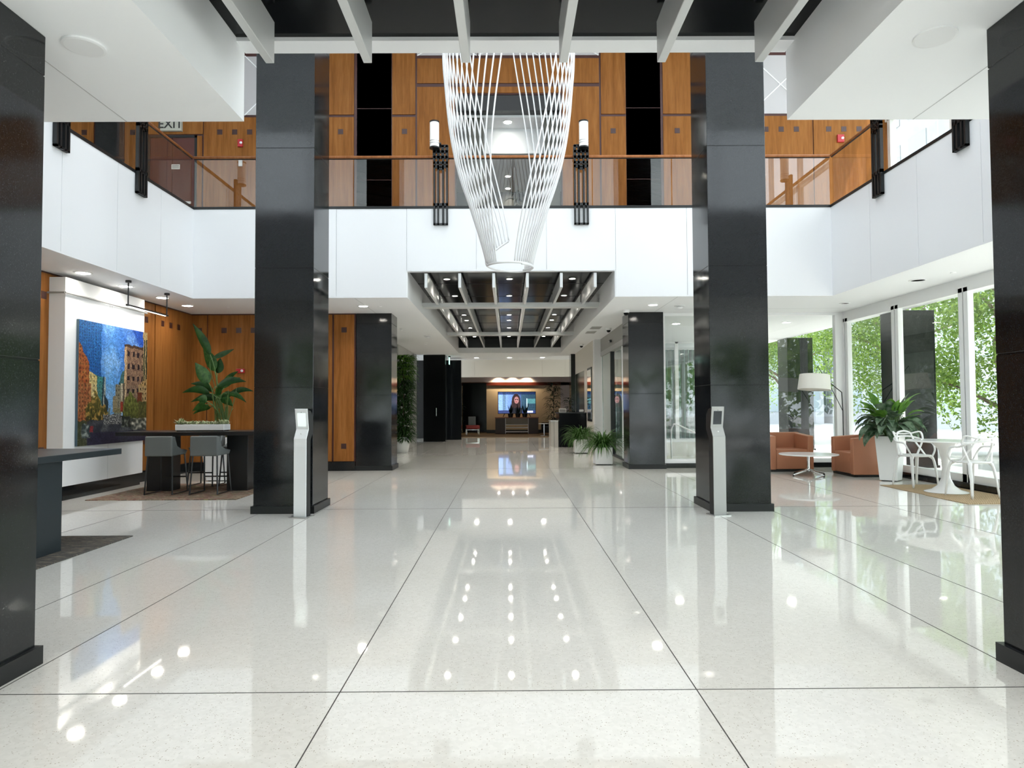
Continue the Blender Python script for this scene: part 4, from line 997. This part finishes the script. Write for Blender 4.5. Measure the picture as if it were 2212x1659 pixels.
# loop-back chair (local: forward = -y)
def loop_chair(label):
    t = thing('loop_back_chair', label, 'chair', (0, 0, 0), 0, 'white loop-back cafe chairs')
    zs = .60
    k = MB(); n_ = 40; ring = []
    for i in range(n_):
        a = 2*PI*i/n_; r_ = .245*(1+.10*abs(math.sin(2*a))**2); ring.append((r_*math.cos(a)*1.02, r_*math.sin(a)))
    for rr, z in ((1.0, zs-.035), (1.03, zs-.015), (1.0, zs), (.85, zs-.012), (.45, zs-.028), (.0001, zs-.032)):
        k.v += [(x*rr, y*rr, z) for x, y in ring]
    for q in range(5):
        for i in range(n_): i2 = (i+1) % n_; k.f.append([q*n_+i, q*n_+i2, (q+1)*n_+i2, (q+1)*n_+i])
    k.f.append([n_-1-i for i in range(n_)])
    k.build('seat', white_gloss, t, local=True, smooth=True)
    for sx_ in (-1, 1):
        MB().tube(spline([(sx_*.17, -.17, zs-.02), (sx_*.215, -.21, zs-.08), (sx_*.235, -.25, .30), (sx_*.25, -.285, 0)], 4), [.036]*4+[.028]*4+[.022]*4+[.015], 10, .8).build('leg', white_gloss, t, local=True, smooth=True)
        MB().tube(spline([(sx_*.17, .17, zs-.02), (sx_*.205, .21, zs-.08), (sx_*.225, .25, .30), (sx_*.245, .29, 0)], 4), [.036]*4+[.028]*4+[.022]*4+[.015], 10, .8).build('leg', white_gloss, t, local=True, smooth=True)
    def loop(pts, nm, r_=.0185): MB().tube(spline(pts, 6), r_, 10, .75).build(nm, white_gloss, t, local=True, smooth=True)
    # broad outer loop: front leg -> arm -> low back -> arm -> front leg
    loop([(-.20, -.20, zs-.03), (-.265, -.19, zs+.10), (-.285, -.10, zs+.215), (-.29, .08, zs+.235), (-.25, .22, zs+.29), (-.12, .285, zs+.325), (0, .30, zs+.33),
          (.12, .285, zs+.325), (.25, .22, zs+.29), (.29, .08, zs+.235), (.285, -.10, zs+.215), (.265, -.19, zs+.10), (.20, -.20, zs-.03)], 'arm_loop')
    # tall horned loop from the rear legs
    loop([(-.19, .19, zs-.03), (-.235, .16, zs+.12), (-.27, .13, zs+.28), (-.275, .20, zs+.415), (-.16, .30, zs+.385), (0, .325, zs+.375), (.16, .30, zs+.385),
          (.275, .20, zs+.415), (.27, .13, zs+.28), (.235, .16, zs+.12), (.19, .19, zs-.03)], 'horned_loop')
    # round top loop from the seat sides, crossing both
    loop([(-.235, .02, zs-.02), (-.215, .12, zs+.10), (-.17, .245, zs+.27), (-.13, .285, zs+.39), (-.04, .30, zs+.425), (.04, .30, zs+.425), (.13, .285, zs+.39),
          (.17, .245, zs+.27), (.215, .12, zs+.10), (.235, .02, zs-.02)], 'round_loop')
    return t
c0 = loop_chair('white loop-back chair beside the tall planter, facing the round cafe table'); c0.location = (7.63, 12.76, .012); c0.rotation_euler = (0, 0, R(6))
dup(c0, (7.70, 11.30, .012), R(186.7), 'white loop-back chair partly hidden by the edge pillar, its back to the camera')

# ================================================================ SPIDER PLANTS, PLANT COLUMN
def spider(label, cx, cy_, seed):
    random.seed(seed)
    t = thing('spider_plant', label, 'plant', (cx, cy_, 0), 0, 'arching grass plants in white cube pots')
    MB().box(cx-.23, cx+.23, cy_-.23, cy_+.23, .02, .46).build('cube_pot', white_gloss, t, bevel=.008)
    MB().box(cx-.19, cx+.19, cy_-.19, cy_+.19, 0, .02).build('pot_foot', black_paint, t)
    b = MB()
    for i in range(300):
        a = random.uniform(0, 2*PI); e = random.uniform(.25, 2.6); r0 = random.uniform(0, .12)
        b.leaf((cx+r0*math.cos(a), cy_+r0*math.sin(a), .44), (math.cos(a), math.sin(a), e), random.uniform(.50, .92), random.uniform(.022, .036), random.uniform(2.0, 3.6), 8, .3, .7)
    f_ = b.build('foliage', lf_spider, t); f_['kind'] = 'stuff'
spider('arching spider plant in a white cube pot beside the corridor-mouth pillar', 2.51, 18.15, 11)
spider('arching spider plant in a white cube pot nearer the reception desk', 2.40, 22.55, 12)
random.seed(21)
t = thing('dracaena_column', 'tall dense column of strap leaves in a white pot at corridor side', 'plant', (-3.62, 23.5, 0))
MB().lathe([(0, 0), (.20, 0), (.25, .25), (.24, .50), (.21, .52), (0, .50)], (-3.66, 23.5, 0), 28).build('pot', white_gloss, t, smooth=True)
MB().cyl((-3.62, 23.5, .48), .03, 2.6, 8).build('trunk', bark, t)
b = MB(); b2 = MB()
for i in range(2300):
    z = random.uniform(.38, 3.30); a = random.uniform(0, 2*PI); r0 = random.uniform(.05, .26)
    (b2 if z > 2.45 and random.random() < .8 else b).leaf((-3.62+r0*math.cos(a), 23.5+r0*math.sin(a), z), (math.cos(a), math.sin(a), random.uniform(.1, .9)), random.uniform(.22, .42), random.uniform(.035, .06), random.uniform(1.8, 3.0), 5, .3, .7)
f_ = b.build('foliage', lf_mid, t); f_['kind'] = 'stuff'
f_ = b2.build('upper_foliage', lf_broad, t); f_['kind'] = 'stuff'  # most of the top leaves use the lighter green leaf

# ================================================================ SLIDING DOOR AND CORRIDOR THINGS
t = thing('sliding_door', 'automatic glass sliding door with grey header behind the cube pots', 'door', (3.25, 20.6, 0)); t['kind'] = 'thing'
MB().box(3.22, 3.42, 17.57, 23.55, 3.27, ZC).build('header', mat('header_grey', (.33, .33, .32), .4, metal=.3), t)
MB().box(3.205, 3.222, 17.6, 23.5, 3.27, 3.42).build('header_band', steel, t)
MB().box(3.23, 3.37, 21.35, 21.47, 0, 3.45).build('door_post', black_paint, t)
MB().box(3.28, 3.30, 21.5, 23.5, .06, 3.27).build('fixed_leaf', frost, t)
MB().quad((3.29, 17.7, .06), (3.29, 21.35, .06), (3.29, 21.35, 3.27), (3.29, 17.7, 3.27)).build('glass_leaf', door_glass, t)
for y in (17.66, 19.45): MB().box(3.26, 3.32, y-.03, y+.03, .03, 3.27).build('door_stile', alu, t)
MB().box(3.24, 3.36, 17.6, 23.5, 0, .05).build('threshold', black_paint, t)
t = thing('door_sensor', 'small black motion sensor on the sliding door header', 'sensor', (3.2, 21.0, 3.55)); MB().box(3.14, 3.20, 20.9, 21.12, 3.52, 3.60).build('sensor_body', black_paint, t, bevel=.01)
MB().box(3.13, 3.14, 20.94, 21.08, 3.53, 3.56).build('sensor_eye', steel, t)
t = thing('wall_mirror', 'tall narrow framed mirror on the wall beyond the white pier', 'mirror', (2.97, 24.6, 1.9))
MB().box(2.95, 2.98, 24.1, 25.35, 1.0, 2.95).build('frame', black_paint, t); MB().box(2.942, 2.951, 24.18, 25.27, 1.08, 2.87).build('glass', mat('mirror_glass', (.8, .8, .8), .03, metal=1.0), t)
t = thing('reception_desk', 'tall black reception desk at the corridor end', 'desk', (2.43, 26.5, 0))
MB().box(1.93, 2.96, 25.85, 27.4, 0, 1.27).build('front_panel', black_gloss, t); MB().box(1.90, 2.97, 25.8, 27.45, 1.27, 1.31).build('counter', black_table, t)
t = thing('low_counter', 'low pale metal counter end beside the black reception desk', 'counter', (1.77, 26.4, 0))
MB().box(1.62, 1.74, 25.9, 27.2, 0, .97).box(1.745, 1.895, 25.86, 27.2, 0, .97).build('panel', mat('pale_metal', (.48, .46, .42), .4, metal=.2), t); MB().box(1.60, 1.90, 25.84, 27.25, .97, 1.0).build('top', steel, t)
t = thing('desk_sign', 'small pale sign standing on the reception desk', 'sign', (2.06, 25.95, 1.31))
MB().box(1.93, 2.20, 25.9, 25.92, 1.31, 1.47).build('sign_plate', paper, t); MB().box(1.955, 2.175, 25.895, 25.899, 1.34, 1.44).build('sign_frame', vent_m, t)
tag(MB().box(2.70, 2.87, 25.86, 25.95, 1.33, 1.42).build('card_reader', white, bevel=.02, seg=3), 'small rounded white device on the reception desk edge', 'card reader')
# hanging exit marker
t = thing('hanging_sign', 'small pale green edge-lit sign hanging by the black door', 'sign', (-2.66, 30.9, 3.6))
MB().box(-2.72, -2.62, 30.88, 30.92, 3.80, ZC).build('mount', leg_black, t); MB().box(-2.69, -2.66, 30.7, 31.0, 3.48, 3.80).build('lit_panel', mat('green_lit', (.5, .8, .7), .4, emit=(.5, .9, .75), es=.8), t)

# lounge
TVX0, TVX1, TVZ0, TVZ1 = -.56, 1.52, 1.17, 2.36
t = thing('television', 'flat television showing a long-haired news presenter', 'television', (.48, 38.2, .95))
MB().box(TVX0-.03, TVX1+.03, 38.20, 38.27, TVZ0-.03, TVZ1+.03).build('bezel', black_paint, t)
def tvp(u, v):
    c = lerp((.55, .70, .95), (.14, .20, .34), min(1, max(0, u*1.3-.15)))
    c = lerp(c, (.18, .30, .32), .6) if u > .62 else c
    if .12 < u < .20: c = lerp(c, (.30, .40, .45), .6)
    if v > .88: c = lerp(c, (.08, .12, .28), .7)
    if u > .78 and .45 < v < .68: c = (.30, .50, .52)
    if .755 < u < .785 and v > .25 and v < .7: c = (.75, .85, .9)
    if v < .14: c = (.20, .24, .42)
    if .78 < u < .93 and .03 < v < .12: c = (.9, .92, 1.0)
    hx, hz = (u-.48)/.115, (v-.60)/.32
    if hx*hx+hz*hz < 1 and v > .30 or (abs(hx) < 1.05 and .15 < v < .6): c = (.20, .14, .15)
    fx, fz = (u-.49)/.062, (v-.62)/.17
    if fx*fx+fz*fz < 1:
        c = (.66, .46, .46)
        if abs(v-.65) < .022 and (abs(u-.465) < .015 or abs(u-.515) < .015): c = (.16, .12, .14)
        if abs(v-.54) < .014 and abs(u-.49) < .022: c = (.50, .18, .20)
        if abs(u-.49) < .006 and .57 < v < .64: c = (.72, .52, .50)
    if abs(u-.48) < .16 and v < .26: c = (.10, .10, .14)
    k = 1+.15*N(u*30, v*20, 3); return tuple(max(0, x*k)**2.2 for x in c)
colour_grid('screen', tv_m, 120, 70, lambda a, b: (TVX0+a*(TVX1-TVX0), 38.195, TVZ0+b*(TVZ1-TVZ0)), tvp, t)
for x in (-.2, 1.15): MB().tube([(x, 38.22, 1.17), (x-.1 if x < 0 else x+.1, 38.15, .97)], .018, 6).build('stand_foot', leg_black, t)
t = thing('media_console', 'wide dark media console with open shelves under the television', 'console', (.5, 38.3, .03))
MB().box(-.73, -.18, 37.9, 38.75, .03, .90).build('cabinet', dark_wood, t); MB().box(1.12, 1.67, 37.9, 38.75, .03, .90).build('cabinet', dark_wood, t)
MB().box(-.75, 1.69, 37.86, 38.78, .90, .95).build('top', credenza_top, t); MB().box(-.15, 1.10, 37.88, 38.7, .56, .90).build('drawer_front', mat('taupe_panel', (.20, .17, .14), .5), t)
for z in (.12, .36, .52): MB().box(-.15, 1.10, 37.9, 38.7, z, z+.03).build('shelf', alu, t)
MB().box(-.18, -.15, 37.88, 38.7, .03, .90).build('divider', alu, t); MB().box(1.10, 1.12, 37.88, 38.7, .03, .90).build('divider', alu, t)
random.seed(5)
for i, (x, lab) in enumerate(((.12, 'snake plant in a black pot on the console, painting side of three'), (.53, 'snake plant in a black pot on the console, middle of three'), (.92, 'snake plant in a black pot on the console, window side of three'))):
    t = thing('snake_plant', lab, 'plant', (x, 37.98, .95), 0, 'snake plants on the media console')
    MB().lathe([(0, 0), (.12, 0), (.16, .22), (0, .22)], (x, 37.98, .95), 18).build('pot', leg_black, t)
    for k_ in range(13):
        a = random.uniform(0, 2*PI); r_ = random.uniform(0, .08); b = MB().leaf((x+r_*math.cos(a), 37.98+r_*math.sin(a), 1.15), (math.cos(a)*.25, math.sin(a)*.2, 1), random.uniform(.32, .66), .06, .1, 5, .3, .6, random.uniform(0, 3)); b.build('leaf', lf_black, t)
def dark_plant(name, lab, x, y, z0, z1, r_, nleaf, pot_r=.2, pot_h=.4):
    t = thing(name, lab, 'plant', (x, y, z0))
    MB().lathe([(0, 0), (pot_r*.8, 0), (pot_r, pot_h), (0, pot_h)], (x, y, z0), 20).build('pot', leg_black, t)
    MB().tube([(x, y, z0+pot_h), (x+.03, y, z1-.2)], .025, 6).build('trunk', bark, t)
    b = MB()
    for i in range(nleaf):
        z = random.uniform(z0+pot_h+.25, z1); a = random.uniform(0, 2*PI); rr = random.uniform(0, r_*.5)
        b.leaf((x+rr*math.cos(a), y+rr*math.sin(a), z), (math.cos(a), math.sin(a), random.uniform(.2, 1)), random.uniform(.5, .9)*r_, .07, 2.6, 5, .3, .7)
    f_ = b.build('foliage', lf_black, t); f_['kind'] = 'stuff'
dark_plant('corn_plant', 'tall dark drooping plant beside the television', 2.35, 35.5, .03, 2.75, .55, 170)
dark_plant('desk_plant', 'small spiky plant behind the reception desk', 2.55, 28.6, 0, 1.95, .3, 60, .2, .9)
dark_plant('corner_plant', 'small leafy plant in the shadow past the black partition', -2.55, 35.2, .03, 2.3, .35, 40, .15, .3)
dark_plant('lobby_plant', 'dark leafed plant seen through balustrade glass in upper lobby', .42, 18.6, ZF, ZF+1.75, .45, 26, .2, .35)
t = thing('side_chair', 'grey backed chair with a red seat at the lounge edge', 'chair', (-1.9, 35.9, .03), R(8))
MB().box(-.36, .36, -.34, .34, .36, .55).build('seat', red_up, t, local=True, bevel=.03, seg=3)
MB().box(-.20, .20, .27, .34, .5, 1.0).build('backrest', grey_up, t, local=True, bevel=.02, seg=3)
for sx_ in (-1, 1):
    for sy_ in (-1, 1): MB().box(sx_*.32-.015, sx_*.32+.015, sy_*.3-.015, sy_*.3+.015, 0, .36).build('leg', chrome, t, local=True)
MB().box(-.335, .335, -.315, -.285, .30, .33).build('rail', chrome, t, local=True)
t = thing('lounge_chair', 'dark lounge chair in the far room beside the side table', 'armchair', (2.3, 36.6, .03), R(-60))
MB().box(-.4, .4, -.4, .4, .1, .45).build('seat', black_paint, t, local=True, bevel=.04, seg=3); MB().box(-.4, .4, .3, .42, .4, .9).build('backrest', black_paint, t, local=True, bevel=.04, seg=3)
MB().box(-.4, -.3, -.4, .3, .4, .65).build('arm', black_paint, t, local=True, bevel=.03, seg=3); MB().box(.3, .4, -.4, .3, .4, .65).build('arm', black_paint, t, local=True, bevel=.03, seg=3)
t = thing('side_table', 'small white topped side table in the far lounge', 'table', (1.85, 35.2, .03))
MB().lathe([(0, .62), (.3, .62), (.3, .645), (0, .645)], (1.85, 35.2, .03), 28).build('tabletop', white_gloss, t); MB().cyl((1.85, 35.2, .03), .025, .6, 10).build('column', steel, t); MB().cyl((1.85, 35.2, .03), .2, .015, 20).build('foot', steel, t)

# ================================================================ PORCH: far window wall, handrails, stone kerb
wf = MB(); Y2 = 24.6
for x in (3.52, 4.82, 6.12, 7.42, 8.5): wf.box(x-.07, x+.06, Y2-.05, Y2+.05, .28, ZC)
wf.box(3.3, 8.5, Y2-.06, Y2+.06, .22, .34); wf.box(3.3, 8.5, Y2-.05, Y2+.05, ZC-.06, ZC)
struct(wf, 'window_5', alu); struct(MB().quad((3.3, Y2, .3), (8.5, Y2, .3), (8.5, Y2, ZC-.03), (3.3, Y2, ZC-.03)), 'window_5_pane', win_glass)
cu = MB(); n_ = 160; pts = [(3.4+5.0*i/n_, Y2+.5+.12*math.sin(i*1.25)+.03*math.sin(i*.41)) for i in range(n_+1)]
for (x0, y0), (x1, y1) in zip(pts, pts[1:]): cu.quad((x0, y0, .35), (x1, y1, .35), (x1, y1, ZC-.25), (x0, y0, ZC-.25))
tag(cu.build('sheer_curtain', curtain, smooth=True), 'long pale green sheer curtain behind the far porch window', 'curtain')
struct(MB().box(3.3, 8.5, Y2-.04, Y2+.2, -.05, .22), 'wall_porch_base', curb_m)
struct(MB().box(3.3, 8.5, 27.0, 27.1, -.05, ZC), 'wall_porch_room', white)
t = thing('stone_kerb', 'pale stone kerb rising along the porch behind the glass', 'kerb', (4.9, 21.5, 0)); t['kind'] = 'thing'
MB().box(3.6, 8.3, 21.0, 21.25, -.05, .42).build('stone', curb_m, t)
for i, (xa, lab) in enumerate(((4.55, 'bent chrome handrail outside the glass, closer to the sliding door'), (5.62, 'bent chrome handrail outside the glass, beside the tall pillar'))):
    t = thing('porch_handrail', lab, 'handrail', (xa, 19, 0), 0, 'porch handrails')
    MB().tube(spline([(xa, 19.0, -.05), (xa, 19.0, .80), (xa+.05, 19.0, .98), (xa+.16, 19.0, 1.02), (xa+.9, 19.2, .70)], 5), .022, 8).build('rail', steel, t, smooth=True)
    MB().cyl((xa, 19.0, -.05), .05, .03, 12).build('flange', steel, t)
t = thing('cafe_planter_bush', 'slim dark bamboo plant outside the glass by the handrails', 'plant', (4.75, 23.4, 0))
MB().cyl((4.75, 23.4, -.02), .22, .45, 16).build('pot', leg_black, t)
b = MB()
for i in range(160):
    a = random.uniform(0, 2*PI); z = random.uniform(.6, 1.9); rr = random.uniform(0, .3); b.leaf((4.75+rr*math.cos(a), 23.4+rr*math.sin(a), z), (math.cos(a), math.sin(a), .4), .3, .03, 1.6, 4, .3)
f_ = b.build('foliage', lf_dark, t); f_['kind'] = 'stuff'
b = MB()
for i in range(7): b.tube([(4.7+.03*i, 23.4, .4), (4.55+.09*i, 23.4+.1*math.sin(i), 1.9)], .008, 5)
b.build('canes', stem_m, t)

# ================================================================ TREES AND STREET
def tree(label, x, y, h=9.0, seed=1, r_=3.2, n_=5200, low=1.6, group='street trees outside the glass'):
    random.seed(seed)
    t = thing('street_tree', label, 'tree', (x, y, -.05), 0, group)
    MB().tube(spline([(x, y, -.05), (x+.1, y, 1.6), (x-.1, y+.1, 3.4), (x+.2, y, 5.5), (x, y, h-1.2)], 4), [.24]*5+[.2]*4+[.14]*4+[.07]*4, 10).build('trunk', bark, t, smooth=True)
    blobs = []
    for i in range(9):
        a = random.uniform(0, 2*PI); z = random.uniform(low+.9, h-2.0); d = random.uniform(.7, r_*.8)
        blobs.append((Vector((x+d*math.cos(a), y+d*math.sin(a), z)), random.uniform(.9, 1.7)))
        MB().tube([(x, y, max(1.3, z-1.2)), (x+d*.5*math.cos(a), y+d*.5*math.sin(a), z-.4), tuple(blobs[-1][0])], [.08, .05, .02], 6).build('branch', bark, t)
    for i in range(26):
        a = random.uniform(0, 2*PI); z = low+(h-low)*random.random()**.9; d = r_*math.sqrt(random.random())*(1-.5*abs((z-(low+h)/2)/(h-low))); blobs.append((Vector((x+d*math.cos(a), y+d*math.sin(a), z)), random.uniform(.8, 1.5)))
    b = MB()
    for i in range(n_):
        c, rr = random.choice(blobs); v = Vector((random.gauss(0, 1), random.gauss(0, 1), random.gauss(0, .8))).normalized()*rr*random.uniform(.5, 1.0)
        p = c+v; q = Vector((random.gauss(0, 1), random.gauss(0, 1), random.gauss(0, 1))).normalized(); s_ = q.cross(Vector((random.gauss(0, 1), random.gauss(0, 1), 1))).normalized()
        l_ = random.uniform(.05, .085); b.quad(p-q*l_, p+s_*l_*.55, p+q*l_, p-s_*l_*.55)
    f_ = b.build('foliage', lf_tree, t); f_['kind'] = 'stuff'
    return t
tree('green street tree outside between the dark pillar and the edge pillar', 13.4, 14.6, 7.5, 31, 2.8, 26000, 1.7)
tree('green street tree outside filling the window pane behind the tall planter', 15.2, 20.6, 8, 32, 3.2, 26000, 1.5)
tree('green street tree outside beyond the corner window mullion', 16.3, 28.0, 8.5, 33, 3.4, 22000, 1.9)
tree('green street tree outside seen behind the pale lamp shade', 13.8, 33.5, 9, 34, 3.2, 20000, 2.0)
tree('green street tree outside in the sliver beside the tall pillar', 12.8, 40.0, 9, 35, 3.2, 14000, 1.2)
tree('light green street tree outside at the window edge near the camera', 15.0, 8.6, 7.5, 36, 2.6, 22000, 1.8)
b = MB(); random.seed(77)
for i in range(9000):
    cx = -34+8*(i % 9)+random.gauss(0, 2.0); cz = abs(random.gauss(4.5, 1.8)); p = Vector((cx, -17+random.gauss(0, 1.6), cz)); q = Vector((random.gauss(0, 1), random.gauss(0, 1), random.gauss(0, 1))).normalized(); s_ = q.orthogonal().normalized()
    b.quad(p-q*.35, p+s_*.22, p+q*.35, p-s_*.22)
o = b.build('treeline', lf_tree); o['kind'] = 'stuff'
t = thing('yellow_street_sign', 'yellow street sign on a pale pole behind the coffee table', 'sign', (14.9, 31, 0))
MB().cyl((14.9, 31, 0), .06, 3.0, 10).build('pole', far_bldg, t); MB().box(14.95, 15.65, 30.9, 30.95, .95, 1.45).build('plate', yellow, t)
def facade(lab, x0, x1, y0, y1, z1, name='office_building'):
    t = thing(name, lab, 'building', ((x0+x1)/2, (y0+y1)/2, 0))
    MB().box(x0, x1, y0, y1, -.05, z1).build('wall', far_bldg, t)
    k = 0
    nz = int(z1/3.4); ny = int((y1-y0)/3.0); nx_ = int((x1-x0)/3.0)
    for iz in range(nz):
        z = 1.0+iz*3.4
        for iy in range(ny):
            if k < 90: y = y0+.6+iy*3.0; MB().box(x0-.05, x0+.02, y, y+2.0, z, z+2.0).build('window', far_glass, t); k += 1
        for ix in range(nx_):
            if k < 96: x = x0+.6+ix*3.0; MB().box(x, x+2.0, y0-.05, y0+.02, z, z+2.0).build('window', far_glass, t); k += 1
facade('pale office building across the street behind the trees', 28, 42, 38, 66, 30)
facade('low pale building farther down the street behind the trees', 18, 27, 58, 70, 8)
t = thing('parked_car', 'white car parked across the street behind the cafe chairs', 'car', (17.5, 15.6, -.05), R(8))
MB().prism_x([(-2.2, .30), (2.2, .30), (2.25, .75), (1.5, .92), (.9, 1.40), (-.9, 1.42), (-1.7, .95), (-2.25, .85)], -.85, .85).build('body', car_m, t, local=True, bevel=.08, seg=3)
MB().prism_x([(1.30, .95), (.85, 1.34), (-.85, 1.36), (-1.50, .97)], -.865, .865).build('glazing', far_glass, t, local=True)
for sx_ in (-1, 1):
    for y in (-1.4, 1.4):
        k = MB().lathe([(0, -.1), (.33, -.1), (.33, .1), (0, .1)], (0, 0, 0), 24); k.v = [(sx_*.80+v[2], y+v[0], .33+v[1]) for v in k.v]; k.build('wheel', tyre_m, t, local=True)
        k = MB().lathe([(0, -.11), (.2, -.11), (.2, .11), (0, .11)], (0, 0, 0), 16); k.v = [(sx_*.80+v[2], y+v[0], .33+v[1]) for v in k.v]; k.build('hubcap', steel, t, local=True)

# third level: pieces that belong to a part
SUBS = {'soil': 'pot', 'pot_foot': 'pot', 'screen': 'front_plate', 'sensor': 'front_plate', 'camera_lens': 'front_plate', 'cap': 'shade', 'collar': 'shade', 'band': 'shade',
        'push_bar': 'door_leaf', 'pull_handle': 'door_leaf', 'glide': 'foot', 'hubcap': 'wheel', 'lettering': 'sign_box', 'diffuser': 'bar_housing', 'strobe': 'housing', 'dome': 'housing',
        'door_stile': 'glass_leaf', 'printed_line': 'sheet', 'sensor_head': 'base', 'header_band': 'header', 'sensor_eye': 'sensor_body', 'sign_frame': 'sign_plate', 'grille': 'frame', 'deflector': 'escutcheon'}
KIDS = {}
for o in list(COL.objects):
    if o.parent is not None and o.type == 'MESH' and o.parent.type == 'EMPTY': KIDS.setdefault(o.parent, []).append(o)
def mid(o):
    vs_ = o.data.vertices; return sum((v.co for v in vs_), Vector())/max(1, len(vs_))
for root, ks in KIDS.items():
    for o in ks:
        want = SUBS.get(o.name.split('.')[0])
        if not want: continue
        c = [k for k in ks if k.name.split('.')[0] == want]
        if c:
            par = min(c, key=lambda k: (mid(k)-mid(o)).length); rot = o.rotation_euler.copy()
            o.parent = par
            if par.rotation_euler.z: o.rotation_euler = (0, 0, 0)
# ================================================================ WORLD, SUN, PORTALS, SETTINGS
w = bpy.data.worlds.new('world'); SC.world = w; w.use_nodes = True
bg = w.node_tree.nodes['Background']; bg.inputs['Color'].default_value = (.86, .93, 1.0, 1); bg.inputs['Strength'].default_value = 3.0
sd = bpy.data.lights.new('sun', 'SUN'); sd.energy = 7.0; sd.angle = R(1.0); sd.color = (1, .96, .88)
so = bpy.data.objects.new('sun', sd); COL.objects.link(so)
dv = Vector((.50, -.42, 1.55)).normalized(); so.rotation_euler = dv.to_track_quat('Z', 'Y').to_euler(); so.location = (30, -20, 40)
def portal(cx, cy_, cz, wx, wz, d):
    ld = bpy.data.lights.new('portal', 'AREA'); ld.shape = 'RECTANGLE'; ld.size = wx; ld.size_y = wz; ld.cycles.is_portal = True
    lo = bpy.data.objects.new('window_portal', ld); COL.objects.link(lo); lo.location = (cx, cy_, cz)
    lo.rotation_euler = Vector(d).to_track_quat('-Z', 'Z').to_euler()
portal(8.55, 6.8, 2.0, 20.4, 3.7, (-1, 0, 0)); portal(9.65, 6.7, 8.5, 20.2, 5.4, (-1, 0, 0))
portal(.3, YS-.1, 2.0, 16.2, 3.8, (0, 1, 0)); portal(-2.2, YS-.1, 8.5, 23.6, 5.4, (0, 1, 0)); portal(6.1, 17.1, 2.0, 4.6, 3.8, (0, -1, 0))
vs = SC.view_settings; vs.view_transform = 'Standard'; vs.look = 'None'; vs.gamma = 1.0; vs.use_curve_mapping = False; vs.exposure = 0.78
cyc = SC.cycles
cyc.use_denoising = True; cyc.max_bounces = 8; cyc.diffuse_bounces = 5; cyc.glossy_bounces = 4; cyc.transmission_bounces = 4; cyc.transparent_max_bounces = 16
cyc.sample_clamp_indirect = 6.0; cyc.caustics_reflective = False; cyc.caustics_refractive = False; cyc.use_adaptive_sampling = True; cyc.adaptive_threshold = 0.02
